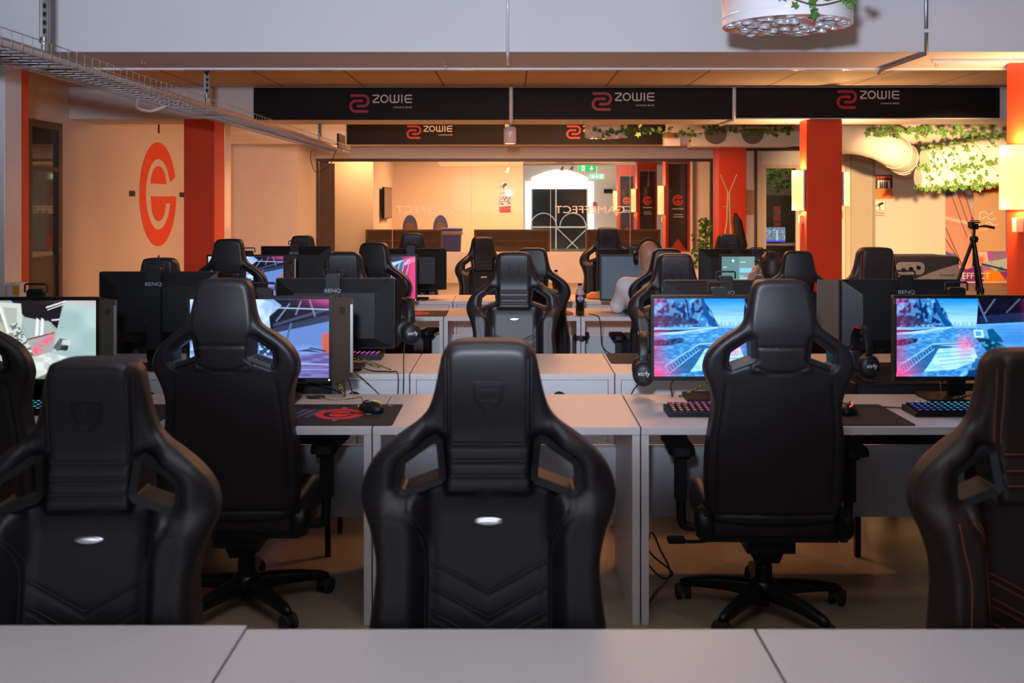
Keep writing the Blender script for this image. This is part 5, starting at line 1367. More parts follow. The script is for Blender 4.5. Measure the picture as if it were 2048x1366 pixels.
# big bent duct
duct([P(1640, 282, 14), P(1700, 276, 14), P(1752, 286, 14), P(1785, 302, 14.1), P(1802, 314, 14.5), P(1806, 320, 15.2), P(1810, 322, 17.0), P(1815, 330, 19.3)], .225, 'fat white bent duct with a glossy elbow right of the middle column', 14)
duct([P(1772, 262, 14.4), P(1786, 286, 13.95)], .10, 'short branch pipe above the bent duct')
duct([P(1800, 236, 13.5), P(1850, 262, 14.1)], .08, 'short slanted pipe under the second beam at right')
duct([P(1752, 270, 16.5), P(2040, 262, 16.5)], .17, 'straight white pipe high at right behind the ivy', 6)
d1 = [(p.x, 14.4, p.z) for p in (P(1850, 326, 14.4), P(1900, 316, 14.4), P(1960, 306, 14.4), P(2040, 296, 14.4))]
d2 = [(p.x, 14.4, p.z) for p in (P(1836, 356, 14.4), P(1900, 353, 14.4), P(1960, 350, 14.4), P(2040, 344, 14.4))]
duct(d1, .185, 'upper ivy-covered horizontal duct at right', 16)
duct(d2, .150, 'lower ivy-covered horizontal duct at right', 16)
rr = random.Random(11)
for di, (dd, R_, lb) in enumerate(((d1, .185, 'ivy leaves covering the upper horizontal duct'), (d2, .150, 'ivy leaves covering the lower horizontal duct'))):
    r = empty('ivy_garland', dd[0], 0, lb, 'plant', 'ivy garlands'); o0 = Vector(dd[0]); sp = [Vector(p) for p in spline(dd, 10)]; mb = MB(); st = MB()
    for k in range(420):
        i = int(rr.random()*(len(sp)-1)); p = sp[i].lerp(sp[i+1], rr.random()); a_ = rr.random()*2*PI
        dense = 1.0 if math.sin(a_) < -.5 or rr.random() < .55 else 0
        if not dense: continue
        off = Vector((0, math.cos(a_), math.sin(a_)))*(R_+.012+.015*rr.random()); leaf_geo(mb, p - o0 + off, .058*(.6+.6*rr.random()), rr)
    for s_ in range(3):
        pth = [sp[i] - o0 + Vector((0, math.cos(s_*2+i*.5), math.sin(s_*2+i*.5)))*(R_+.01) for i in range(0, len(sp))]; st.tube(pth, .004, 5)
    st.build('stem', STEM, r); lv = mb.build('leaves', GRN, r); lv['kind'] = 'stuff'
# box duct with round grilles
r = empty('vent_box', (0, 0, 0), 0, 'long white vent box with two round mesh grilles above the third red column', 'duct')
vb = MB(); x0 = P(1384, 0, 17.0).x; x1 = P(1586, 0, 17.0).x; vb.box(x0, x1, 17.0, 17.45, bz(293, 17.0), bz(254, 17.0)); vb.build('box_body', DUCTW, r, bevel=.01)
for px in (1431, 1505):
    c = P(px, 266, 17.0); pts = [(c.x + .19*math.cos(a_), c.z + .19*math.sin(a_)) for a_ in np.linspace(-PI-.4, .4, 24)]
    MB().prism(pts, 16.985, 17.0).build('grille', mat('grille_dark', (.05, .04, .035), .6), r)
    gm_ = MB()
    for k in range(-8, 9):
        u = k*.021; hh = math.sqrt(max(0, .19**2-u*u))
        gm_.box(c.x+u-.002, c.x+u+.002, 16.978, 16.985, c.z-hh, min(c.z+.07, c.z+hh)); 
        if -.19 < u < .07: gm_.box(c.x-hh, c.x+hh, 16.978, 16.985, c.z+u-.002, c.z+u+.002)
    gm_.build('grille_mesh', mat('grille_wire', (.35, .28, .22), .5), r)
tag((lambda o: o)(MB().box(P(1330, 0, 17.2).x, P(1362, 0, 17.2).x, 17.28, 17.5, bz(291, 17.2), bz(262, 17.2)).build('alarm_box', WHITEP)), 'white alarm box left of the vent grilles', 'box')
o = MB().box(P(1331, 0, 17.18).x, P(1358, 0, 17.18).x, 17.19, 17.28, bz(275, 17.18), bz(265, 17.18)).build('siren', mat('siren_red', (.6, .03, .02), .4)); tag(o, 'red siren on the white alarm box', 'siren')

# ------------------------------------------------------------------ right wall: posters, sign, mural, framed board
def img_poster():
    p = Paint(60, 84, (.05, .03, .03)); p.poly([(0, 0), (1, 0), (1, .22), (0, .22)], (.10, .03, .03)); p.line(.3, .09, .9, .09, .09, (.8, .12, .04)); p.blob(.17, .09, .07, .05, (.85, .15, .05))
    p.poly([(.15, .22), (.85, .22), (.85, .55), (.15, .55)], (.75, .72, .75))
    for x in (.3, .42, .55, .68): p.poly([(x-.04, .28), (x+.05, .27), (x+.07, .55), (x-.06, .55)], (.05, .05, .08)); p.blob(x, .27, .03, .03, (.6, .4, .3))
    p.poly([(0, .58), (1, .55), (1, 1), (0, 1)], (.72, .22, .04)); p.line(.1, .70, .9, .70, .015, (.3, .1, .03)); p.blob(.5, .86, .09, .07, (.5, .02, .02)); return p.a
def poster(px0, px1, py0, py1, Y, img, label, name='poster', cat='poster'):
    a_ = P(px0, py1, Y); b_ = P(px1, py0, Y); me = grid_mesh(name, img, b_.x-a_.x, b_.z-a_.z, PRINT)
    o = bpy.data.objects.new(name, me); link(o); o.location = ((a_.x+b_.x)/2, Y, a_.z); tag(o, label, cat)
    sd = o.modifiers.new('thickness', 'SOLIDIFY'); sd.thickness = .004; sd.offset = 0
    return o
poster(1750, 1785, 350, 398, GY-.008, img_poster(), 'orange and black team poster on the bright right wall')
def img_cam():
    p = Paint(60, 60, (.85, .80, .70)); p.poly([(.22, .38), (.62, .16), (.80, .34), (.38, .58)], (.02, .02, .02)); p.poly([(.68, .12), (.90, .32), (.80, .38), (.60, .2)], (.02, .02, .02)); p.line(.45, .5, .45, .95, .07, (.02, .02, .02)); p.line(.15, .52, .45, .62, .06, (.02, .02, .02)); p.blob(.14, .5, .07, .07, (.02, .02, .02))
    for q in ((0, 0, 1, .03), (0, .97, 1, 1), (0, 0, .03, 1), (.97, 0, 1, 1)): p.poly([(q[0], q[1]), (q[2], q[1]), (q[2], q[3]), (q[0], q[3])], (.1, .1, .1))
    return p.a
o = poster(1750, 1771, 401, 421, GY-.008, img_cam(), 'small white surveillance camera sign below the orange poster', 'camera_sign', 'sign')
pp = P(1760, 426, GY-.008); text_obj('sign_lettering', 'TV/video-\nbevakning', .045, BLACKM, o, (0, -.004, -.05-.02), depth=.0006)
# mural
def img_mural():
    p = Paint(170, 220, (.42, .30, .55)); H = 1.0
    p.poly([(0, 0), (.35, 0), (.30, .5), (0, .4)], (.20, .22, .42), tex=(12, 18, 3, .3, .7, (.50, .45, .72)))
    p.poly([(.15, 0), (.30, 0), (.55, .30), (.40, .38)], (.60, .60, .66)); p.poly([(.32, 0), (.75, 0), (.68, .22), (.50, .30)], (.72, .12, .03)); p.poly([(.70, 0), (1.1, 0), (1.1, .2), (.72, .12)], (.80, .35, .03))
    p.poly([(0, .15), (.28, .10), (.5, .62), (.3, .95), (0, .8)], (.76, .46, .40)); p.poly([(0, .42), (.20, .45), (.34, .9), (0, 1)], (.78, .48, .42))
    p.poly([(.35, .34), (.70, .42), (.66, .8), (.44, .75)], (.52, .22, .62)); p.poly([(.0, .34), (.62, .44), (.60, .47), (0, .37)], (.82, .72, .66)); p.poly([(0, .70), (.14, .72), (.24, 1.05), (0, 1.05)], (.30, .25, .62)); p.poly([(.44, .64), (.56, .60), (.60, .80), (.48, .84)], (.85, .70, .72)); p.blob(.50, .78, .05, .04, (.85, .25, .10))
    for k in range(7): p.line(.02+.1*k, .0, .30+.08*k, .55, .008, (.05, .03, .08)); 
    for k in range(5): p.line(0, .45+.12*k, .30+.04*k, .95, .010, (.06, .03, .08))
    p.poly([(.52, .80), (.75, .78), (1.1, .72), (1.1, .88), (.7, .90)], (.22, .36, .44), tex=(14, 10, 8, .4, .6, (.55, .66, .70))); p.line(.5, .82, 1.05, .92, .022, (.03, .02, .05))
    p.poly([(.55, .88), (1.1, .93), (1.1, 1.1), (.5, 1.1)], (.85, .38, .02)); p.poly([(.75, .9), (.95, .9), (.85, .99)], (.35, .08, .45)); p.poly([(.26, .88), (.50, .84), (.56, 1.1), (.28, 1.1)], (.30, .06, .38)); p.poly([(.85, .95), (1.1, .95), (1.1, 1.1), (.85, 1.1)], (.40, .42, .22))
    return p.a
mu = poster(1891, 2034, 366, 563, GY-.03, img_mural()**1.5*.8, 'colourful comic-style mural on the far right wall', 'mural', 'mural')
text_obj('mural_lettering', 'EFFECT', .17, LOGOW, mu, (P(1950, 0, GY).x - mu.location.x, -.008, P(0, 552, GY).z - mu.location.z))
r = empty('framed_board', (0, 0, 0), 0, 'brown board with white hand lettering over the mural', 'board')
MB().box(P(1948, 0, 19.5).x, P(2012, 0, 19.5).x, 19.5, 19.53, bz(503, 19.5), bz(385, 19.5)).build('board', mat('kraft_brown', (.50, .30, .17), .6), r, bevel=.01)
lt = MB()
for k in range(3): lt.tube(spline([P(1958+k*6, 428+k*10, 19.49), P(1968+k*5, 422+k*11, 19.49), P(1976+k*5, 430+k*10, 19.49), P(1986+k*5, 424+k*12, 19.49)], 4), .018, 5)
lt.tube([P(1960, 425, 19.49), P(1958, 460, 19.49), P(1975, 458, 19.49)], .015, 5); lt.build('hand_lettering', LOGOW, r)

# retro air cooler
ACY = 10.0
def ax_(px): return (px-CX)/FPX*ACY
r = empty('air_cooler', (ax_(1786), ACY, 0), 0, 'retro cream and dark grey air cooler with three knobs at right', 'air cooler')
wA = ax_(1920)-ax_(1786); zT = bz(513, ACY)
MB().box(0, wA, 0, .40, .03, zT).build('cabinet', mat('cooler_dark', (.075, .06, .065), .45), r, bevel=.03, seg=4)
MB().box(.12, wA-.15, .1, .3, zT, zT+.012).build('lid_plate', LOGOG, r, bevel=.004)
cream = mat('cooler_cream', (.62, .48, .34), .45)
pz = lambda py: bz(py, ACY); pxl = lambda px: ax_(px)-ax_(1786)
pl = spline([(pxl(1806), pz(570)), (pxl(1830), pz(558)), (pxl(1870), pz(542)), (pxl(1917), pz(528))], 5) + [(pxl(1919), .08), (.06, .08), (.06, pz(600)), (pxl(1798), pz(585))]
MB().prism(pl, -.012, .0).build('front_panel', cream, r, bevel=.003)
MB().prism(rrect(pxl(1792), pxl(1848), pz(549), pz(524), .05, 6), -.016, 0, M=Matrix.Rotation(0, 4, 'Y')).build('knob_plate', cream, r, bevel=.003)
for k, px in enumerate((1805, 1820, 1835)):
    c = (pxl(px), pz(540-2.5*k)); mb = MB(); mb.prism(circ(c[0], c[1], .020, 20), -.036, -.016); mb.box(c[0]-.004, c[0]+.004, -.042, -.036, c[1]-.018, c[1]+.018); mb.build('knob', BLACKM, r)
c = (pxl(1850), pz(598)); mb = MB(); mb.prism(circ(c[0], c[1], .205, 40), -.016, -.012); g = mb.build('fan_grille', BLACKM, r)
mb = MB()
for q in (.05, .09, .13, .17, .20): mb.ring(circ(c[0], c[1], q+.004, 40), circ(c[0], c[1], q-.004, 40), -.022, -.016)
for k in range(16): a_ = 2*PI*k/16; mb.tube([(c[0]+.03*math.cos(a_), -.019, c[1]+.03*math.sin(a_)), (c[0]+.2*math.cos(a_), -.019, c[1]+.2*math.sin(a_))], .003, 5)
mb.build('grille_bars', cream, g)
text_obj('front_lettering', 'Honeywell', .035, BLACKM, r, (pxl(1893), -.014, pz(550)))
for x in (.08, wA-.08): MB().box(x-.03, x+.03, .05, .35, 0, .03).build('foot', RUBBER, r)

# tripod
TY = 9.2
def tp(px, py): return P(px, py, TY)
r = empty('tripod', (tp(1948, 0).x, TY, 0), 0, 'black camera tripod standing in front of the mural', 'tripod'); o0 = Vector((tp(1948, 0).x, TY, 0))
apex = tp(1947, 478) - o0
feet = [Vector((-.52, -.10, .01)), Vector((.10, -.20, .01)), Vector((.26, .35, .01))]
for ft in feet:
    mb = MB(); mid = apex.lerp(ft, .38); mb.cyl(apex, mid, .018, .017, 10); mb.cyl(mid, apex.lerp(ft, .70), .014, .014, 10); mb.cyl(apex.lerp(ft, .70), ft, .010, .009, 10); mb.cyl(mid-Vector((0, 0, .02)), mid+Vector((0, 0, .02)), .022, .022, 10); mb.build('leg', METALB, r)
mb = MB(); mb.cyl((0, 0, apex.z-.25), (0, 0, apex.z+.09), .013, .013, 12); mb.lathe([(.03, apex.z-.03), (.038, apex.z), (.03, apex.z+.025)], 16); mb.build('centre_column', METALB, r)
mb = MB(); z = apex.z+.09; mb.box(-.03, .03, -.03, .03, z, z+.05); mb.box(-.045, .045, -.035, .035, z+.055, z+.068); mb.box(-.03, .05, -.02, .02, z+.072, z+.082); mb.box(-.04, -.01, -.04, .04, z+.01, z+.06); hd = mb.build('pan_head', PLAST, r, bevel=.003)
mb = MB(); mb.tube([(.02, 0, z+.02), (.10, 0, z+.03), (.18, -.02, z+.012)], .009, 8, radii=[.007, .011, .012]); mb.build('pan_handle', PLAST, hd)

# coat stand with coat
CY_ = 17.1
def cp(px, py): return P(px, py, CY_)
r = empty('coat_stand', (cp(1458, 0).x, CY_, 0), 0, 'wooden coat stand with splayed arms before the third red column', 'coat stand'); o0 = Vector((cp(1458, 0).x, CY_, 0))
wd = mat('pale_wood', (.45, .30, .18), .5); mb = MB()
for dx, dy in ((-.05, .0), (.03, .03), (.03, -.03)):
    mb.tube([(dx*4.5, dy*4.5, 0), (dx*.6, dy*.6, 1.25), (dx*.3, dy*.3, bz(384, CY_))], .018, 8)
mb.build('pole', wd, r)
for px in (1441, 1474):
    q = cp(px, 349) - o0; mb = MB(); mb.tube([(0.01 if px > 1458 else -.01, 0, bz(386, CY_)), tuple(q)], .014, 8); mb.build('arm', wd, r)
for px in (1446, 1468):
    q = cp(px, 413) - o0; mb = MB(); mb.tube([(0, 0, q.z-.02), tuple(q)], .010, 6); mb.build('peg', wd, r)
COATM = blob_mesh('black_coat', [('c', (0, 0, .62), (.03, 0, .50), .035, .06), ('c', (.03, 0, .5), (.08, .0, .0), .065, .10), ('c', (.06, -.02, .48), (.15, -.02, .1), .04, .05)], (-.15, -.2, -.2), (.35, .2, .75), .018, k=.05)
COATM.materials.append(mat('coat_cloth', (.022, .018, .016), .85, bump=.3, bscale=30)); o = bpy.data.objects.new('black_coat', COATM); link(o); q = cp(1469, 0); o.location = (q.x, CY_-.07, bz(505, CY_)+.03); tag(o, 'black coat hanging on the wooden coat stand', 'coat')
# slim climbing plant
PYp = 18.9; r = empty('potted_ivy', (P(1409, 0, PYp).x, PYp, 0), 0, 'slim ivy column plant in a white pot beside the third red column', 'plant')
MB().lathe([(.13, 0), (.17, .30), (.155, .30), (.15, .26)], 24).build('pot', WHITEP, r)
rr = random.Random(5); mb = MB(); st = MB(); st.tube([(0, 0, .25), (.02, 0, .8), (0, 0, bz(440, PYp))], .01, 6); st.build('stem', STEM, r)
for k in range(150):
    t = rr.random(); wv_ = .05 + .15*(1-t)**1.3; leaf_geo(mb, Vector((rr.gauss(0, wv_), rr.gauss(0, wv_*.6), .32 + t*(bz(436, PYp)-.35))), .06, rr)
lv = mb.build('leaves', GRN, r); lv['kind'] = 'stuff'

# ------------------------------------------------------------------ inner-room items
def exitsign(px0, px1, py0, py1, Y, label, kind):
    a_ = P(px0, py1, Y); b_ = P(px1, py0, Y); w_ = b_.x-a_.x; h_ = b_.z-a_.z
    p = Paint(120, 50, (.0, .30, .09))
    if kind == 0:
        p.poly([(.20, .12), (.36, .12), (.36, .9), (.20, .9)], (.9, 1, .95)); p.poly([(.24, .25), (.33, .3), (.30, .5), (.34, .85), (.24, .6), (.20, .85), (.24, .45)], (0, .3, .09)); p.poly([(.70, .2), (.76, .2), (.76, .5), (.85, .5), (.73, .82), (.61, .5), (.70, .5)], (.9, 1, .95))
    else:
        p.poly([(.12, .2), (.24, .15), (.36, .5), (.30, .85), (.1, .8), (.2, .5)], (.9, 1, .95)); p.poly([(.48, .2), (.54, .2), (.54, .5), (.62, .5), (.51, .82), (.41, .5), (.48, .5)], (.9, 1, .95)); p.poly([(.72, .15), (.9, .15), (.9, .85), (.72, .85)], (.9, 1, .95))
    r = empty('exit_sign', ((a_.x+b_.x)/2, Y, a_.z), 0, label, 'sign', 'green emergency exit signs')
    me = grid_mesh('sign_face', p.a, w_, h_, EXM); o = bpy.data.objects.new('sign_face', me); link(o, r); o.location = (0, -.012, 0)
    MB().box(-w_/2, w_/2, -.01, .03, 0, h_).build('sign_box', WHITEP, r); mb = MB(); mb.cyl((0, .01, h_), (0, .01, (3.0 if Y > 20 else 2.6)-a_.z), .006, seg=6); mb.build('suspension', STEEL, r)
EXM = mat('exit_emission', (.02, .2, .08), .4, attr='emit', estr=1.3)
exitsign(1156, 1193, 330, 343, 23.0, 'upper green exit sign with down arrow beyond the glass', 0)
exitsign(1179, 1208, 348, 358, 29.5, 'lower smaller green exit sign beyond the glass', 1)
# banners on inner columns
def flagbanner(x0, y, w_, label, zt, z1, notch=True):
    r = empty('column_banner', (x0+w_/2, y-.02, 0), 0, label, 'banner', 'dark hanging banners on the red columns')
    MB().prism([(-w_/2, z1), (0, z1+.28), (w_/2, z1), (w_/2, zt), (-w_/2, zt)], -.006, 0).build('banner_cloth', mat('flag_dark', (.035, .02, .022), .7), r)
    MB().box(-w_/2-.02, w_/2+.02, -.02, 0.005, zt, zt+.02).build('banner_rail', LOGOG, r)
    mb = MB(); gmark(mb, 0, 1.62, .115, -.0085, -.0065); mb.build('round_logo', LOGOE, r)
    mb = MB(); mb.box(-.12, .12, -.0085, -.0065, 1.42, 1.445); mb.box(-.09, .10, -.0085, -.0065, 1.30, 1.32); mb.box(-.10, .12, -.0085, -.0065, 1.25, 1.27); mb.build('small_lettering', LOGOW, r)
flagbanner(3.36, 21.48, .40, 'dark banner with orange round logo on the nearest column beyond the glass', 2.40, .52)
flagbanner(3.41, 26.68, .40, 'dark banner with orange round logo on the second column beyond the glass', 2.40, .52)
flagbanner(3.45, 31.88, .40, 'dark banner with orange round logo on the farthest column beyond the glass', 2.40, .52)
# counters
for k, (a_, b_) in enumerate(((731, 884), (948, 1100), (1172, 1321))):
    YC = 20.6; xa, xb = P(a_, 0, YC).x, P(b_, 0, YC).x; zt = bz(459, YC)
    r = empty('counter', (xa, YC, 0), 0, ['dark-framed counter behind the glass, left one before the blue bin', 'dark-framed counter behind the glass, middle one', 'dark-framed counter behind the glass, right one behind the tall chair'][k], 'counter', 'dark counters behind the glass')
    MB().box(.03, xb-xa-.03, .02, .10, 0, zt-.03).build('counter_panel', mat('counter_dark', (.075, .045, .03), .12, spec=.7), r)
    MB().ring([(0, .02), (xb-xa, .02), (xb-xa, zt), (0, zt)], [(.035, .05), (xb-xa-.035, .05), (xb-xa-.035, zt-.035), (.035, zt-.035)], 0, .12).build('counter_frame', mat('counter_edge', (.11, .065, .03), .35), r)
    MB().box(.04, xb-xa-.04, .008, .018, zt-.24, zt-.225).build('panel_rail', mat('counter_edge'), r)
# brown door panel at the left of glass, TV, blue bin, chairs
o = MB().box(P(634, 0, 20.2).x, P(669, 0, 20.2).x, 20.2, 20.25, .01, 2.36).build('brown_panel', mat('dark_brown', (.085, .048, .028), .5)); tag(o, 'tall dark brown panel behind the left end of the glass', 'panel')
r = empty('television', (-2.9, 22.6, 1.58), 0, 'flat television on the side wall beyond the glass', 'television')
z0_, z1_ = -.37, .33
MB().box(.06, .11, -.75, .65, z0_, z1_).build('tv_body', PLAST, r, bevel=.006); MB().box(.111, .113, -.73, .63, z0_+.02, z1_-.02).build('tv_screen', mat('tv_glass', (.05, .035, .03), .15), r); MB().box(0, .06, -.2, .2, -.2, .1).build('wall_bracket', METALB, r)
BY = 21.9; r = empty('waste_bin', (P(903, 0, BY).x, BY, 0), 0, 'blue waste bin with liner bag beyond the glass', 'bin')
blue = mat('bin_blue', (.05, .07, .32), .5)
MB().add([(-.17,-.15,0),(.17,-.15,0),(.17,.15,0),(-.17,.15,0),(-.22,-.2,.95),(.22,-.2,.95),(.22,.2,.95),(-.22,.2,.95)], [(0,3,2,1),(0,1,5,4),(1,2,6,5),(2,3,7,6),(3,0,4,7)]).build('bin_body', blue, r)
MB().box(-.24, .24, -.22, .22, .95, 1.01).build('bin_rim', blue, r, bevel=.02); MB().box(-.235, .25, -.225, .225, .86, .955).build('liner_bag', mat('bag_grey', (.3, .26, .28), .5, bump=.5, bscale=20), r, bevel=.03)
for k, px in enumerate((820, 881)):
    Yc = 22.8; c = P(px, 458, Yc); r = empty('plastic_chair', (c.x, Yc, 0), 0, ['blue oval-backed chair beyond the glass, left of the pair', 'blue oval-backed chair beyond the glass, right of the pair, above the bin'][k], 'chair', 'blue oval-backed chairs beyond the glass')
    zt = bz(430, Yc); cp_ = [( .17*math.cos(a_), zt-.30 + .30*math.sin(a_)) for a_ in np.linspace(0, PI, 16)] + [(-.18, .50), (.18, .50)]
    MB().prism(cp_, 0, .03).build('back_shell', mat('chair_blue', (.07, .08, .22), .4), r, bevel=.006); MB().prism(circ(0, zt-.27, .105, 24), -.01, 0).build('back_pad', mat('pad_brown', (.18, .10, .05), .6), r)
    MB().box(-.22, .22, -.40, .02, .44, .50).build('seat', mat('chair_blue'), r, bevel=.02)
    for x, y in ((-.18, -.36), (.18, -.36), (-.18, -.02), (.18, -.02)): mb = MB(); mb.cyl((x, y, 0), (x, y, .44), .012, seg=8); mb.build('leg', METALB, r)
def img_redposter():
    p = Paint(50, 60, (.45, .03, .03)); p.poly([(0, 0), (1, 0), (1, .55), (0, .6)], (.06, .06, .12), tex=(10, 12, 3, .4, .6, (.5, .5, .65))); p.line(0, .62, 1, .56, .08, (.8, .78, .85)); p.blob(.5, .8, .3, .08, (.8, .1, .1)); return p.a
poster(999, 1021, 393, 424, 24.48, img_redposter(), 'red and white poster on the warm wall beyond the glass')
poster(1001, 1016, 362, 386, 24.48, img_cam()*np.array([.8, .8, 1.0]), 'small camera notice above the red poster beyond the glass', 'camera_sign', 'sign')
o = MB().box(P(1208, 0, 33.9).x, P(1225, 0, 33.9).x, 33.9, 33.98, bz(386, 33.9), bz(378, 33.9)).build('wall_plate', BLACKM); tag(o, 'small dark plate on the white wall beyond the glass', 'plate')
o = MB().box(P(1186, 0, 33.9).x, P(1193, 0, 33.9).x, 33.9, 33.98, bz(415, 33.9), bz(404, 33.9)).build('fire_sign', mat('firered', (.6, .05, .05), .5)); tag(o, 'tiny red fire sign on the white wall beyond the glass', 'sign')
# spots on ceiling of inner room
for k, (px, py, Y) in enumerate(((1126, 338, 27.0), (1145, 338, 27.2), (1018, 340, 24.0))):
    p = P(px, py, Y); r = empty('spotlight', tuple(p), 0, ['white spotlight left of the upper exit sign', 'white spotlight just left of the exit sign', 'white spotlight above the red poster'][k], 'lamp', 'small spotlights beyond the glass')
    mb = MB(); mb.cyl((0, 0, .05), (-.05, -.05, -.05), .035, .045, 14); mb.build('spot_body', WHITEG, r); mb = MB(); mb.cyl((-.05, -.05, -.05), (-.055, -.055, -.06), .03, .03, 14); mb.build('spot_lens', mat('spot_lens', (1, 1, 1), .4, emit=(1, .9, .8), estr=1.5), r); mb = MB(); mb.cyl((0, 0, .05), (0, 0, 3.0-p.z), .006, seg=6); mb.build('stem', STEEL, r)

# things seen through the right-hand door
DY = 21.0
r = empty('drinks_fridge', (P(1556, 0, DY).x, DY+.3, 0), 0, 'dark drinks fridge with upright red lettering behind the right door', 'fridge')
MB().box(-.36, .45, 0, .5, 0, 1.72).build('fridge_body', mat('fridge_grey', (.07, .06, .06), .4), r, bevel=.02); MB().box(-.02, .14, -.012, 0, .9, 1.50).build('logo_strip', mat('fridge_strip', (.22, .19, .19), .4), r)
text_obj('fridge_lettering', 'Red Bull', .20, mat('rb_red', (.70, .03, .05), .5, emit=(.7, .03, .05), estr=.25), r, (.06, -.016, 1.15), rot=(PI/2, -PI/2, 0))
r = empty('monitor', (P(1550, 0, 20.4).x, 20.4, 0), 0, 'lit monitor behind the right door below the fridge lettering', 'monitor', 'monitor behind the door')
me = grid_mesh('screen', scr_map(), .42, .30, SCRM); o = bpy.data.objects.new('screen', me); link(o, r); o.location = (0, 0, bz(484, 20.4)); MB().box(-.225, .225, .004, .03, bz(484, 20.4)-.012, bz(484, 20.4)+.312).build('housing', PLAST, r); MB().box(-.03, .03, .01, .03, .74, bz(484, 20.4)).build('stand_column', PLAST, r); MB().box(-.1, .1, -.05, .1, .735, .75).build('stand_base', PLAST, r)
r = empty('small_table', (P(1558, 0, 20.4).x, 20.4, 0), 0, 'white small table behind the right door', 'table'); MB().box(-.5, .45, -.25, .3, .70, .735).build('tabletop', DESKW, r); 
for x in (-.45, .40): MB().box(x-.025, x+.025, -.2, .25, 0, .70).build('side_panel', DESKW, r)
ivy([P(1535, 335, 20.9), P(1545, 350, 20.9), P(1560, 368, 20.9), P(1580, 350, 20.9), P(1590, 340, 20.9)], 110, .07, .10, 'ivy hanging behind the right door above the fridge', 8)
light('door_room_fill', 'POINT', (5.3, 20.6, 2.6), 12, (1, .75, .5), .1)  # added fill in the room behind the door, no fixture

# ------------------------------------------------------------------ bottles and bits
def bottle(X, Y, z, label, h=.235, liquid=True):
    r = empty('cola_bottle', (X, Y, z), 0, label, 'bottle', 'plastic drink bottles'); k = h/.235
    MB().lathe([(.028*k, 0), (.033*k, .006*k), (.033*k, .05*k), (.030*k, .085*k), (.033*k, .11*k), (.033*k, .15*k)], 24).build('cola', mat('cola', (.012, .004, .002), .08, coat=.8), r)
    MB().lathe([(.0335*k, .15*k), (.032*k, .165*k), (.022*k, .195*k), (.014*k, .21*k), (.014*k, .222*k)], 24).build('bottle_neck', mat('clear_pet', (.75, .70, .66), .1, trans=.6, ior=1.2), r)
    MB().lathe([(.0342*k, .098*k), (.0345*k, .152*k)], 24).build('label', mat('label_black', (.01, .01, .012), .4), r)
    MB().lathe([(.0155*k, .220*k), (.0155*k, .236*k)], 16).build('cap', BLACKM, r)
    if liquid:
        mb = MB(); c = (0, .126*k); rr_ = .020*k
        top = [(rr_*math.cos(a_), c[1]+.002+rr_*math.sin(a_)) for a_ in np.linspace(.15, PI-.15, 12)]; bot = [(rr_*math.cos(a_), c[1]-.002+rr_*math.sin(a_)) for a_ in np.linspace(PI+.15, 2*PI-.15, 12)]
        MB().prism(circ(0, c[1], .0222*k, 24), -.0362*k, -.0340*k).build('emblem_ring', LOGOW, r); MB().prism(top, -.0368*k, -.0355*k).build('emblem_red', mat('pep_red', (.7, .02, .03), .4), r); MB().prism(bot, -.0368*k, -.0355*k).build('emblem_blue', mat('pep_blue', (.02, .05, .5), .4), r)
        text_obj('label_lettering', 'PEPSI', .012*k, BLACKM, r, (0, -.0372*k, c[1]), depth=.0002)
    return r
bottle((1160-CX)/FPX*7.42, 7.42, .7405, 'cola bottle with round red, white and blue emblem on the third row')
bottle((1112-CX)/FPX*8.9, 8.9, .7405, 'second bottle standing farther back on the last row', h=.235, liquid=False)
p = P(1133, 624, 7.42); o = blob_mesh('red_cloth', [('e', (0, 0, .0), (.045, .05, .022)), ('e', (.04, .01, -.004), (.035, .03, .012))], (-.08, -.08, -.03), (.12, .08, .05), .006, k=.02, clip=lambda X, Y, Z: -.012-Z); o.materials.append(mat('cloth_red', (.55, .10, .07), .7)); q = bpy.data.objects.new('red_cloth', o); link(q); q.location = (p.x-.02, 7.45, .753); tag(q, 'crumpled red cloth beside the cola bottle', 'cloth')
r = empty('paper_sheet', ((1140-CX)/FPX*7.6, 7.62, .7405), .2, 'white paper sheet on the desk behind the cola bottle', 'paper'); MB().box(-.10, .10, -.06, .06, 0, .002).build('sheet', LOGOW, r)
pm = blob_mesh('orange_plush', [('e', (0, 0, .03), (.05, .04, .032)), ('e', (-.035, 0, .02), (.03, .03, .02)), ('e', (.04, 0, .02), (.03, .03, .02))], (-.09, -.06, -.01), (.09, .06, .08), .005, k=.015, clip=lambda X, Y, Z: -Z); pm.materials.append(mat('plush_orange', (.75, .22, .05), .8, bump=.6, bscale=120)); o = bpy.data.objects.new('orange_plush', pm); link(o); o.location = ((1186-CX)/FPX*8.72, 8.66, .741); tag(o, 'fluffy orange plush ball above the red keyboard', 'toy')
mb = MB(); mb.add([(-.05, 0, 0), (.05, 0, 0), (.05, .02, 0), (-.05, .02, 0), (.035, .0, .19), (.045, .02, .19)], [(0, 3, 2, 1), (0, 1, 4), (2, 3, 5), (1, 2, 5, 4), (3, 0, 4, 5)]); o = mb.build('green_card', mat('green_plastic', (.02, .35, .05), .5)); o.location = ((1200-CX)/FPX*8.9, 8.86, .741); tag(o, 'bright green pointed card beside the blank grey screen', 'card')
# card dispenser on left chase
r = empty('card_box', (0, 0, 0), 0, 'small white dispenser with orange label at the left column', 'dispenser'); MB().box(-3.6115, -3.52, 7.15, 7.28, bz(598, 7.15), bz(566, 7.15)).build('box', WHITEG, r, bevel=.004); MB().box(-3.57, -3.523, 7.147, 7.15, bz(590, 7.15), bz(571, 7.15)).build('orange_label', mat('label_orange', (.8, .35, .03), .5), r)

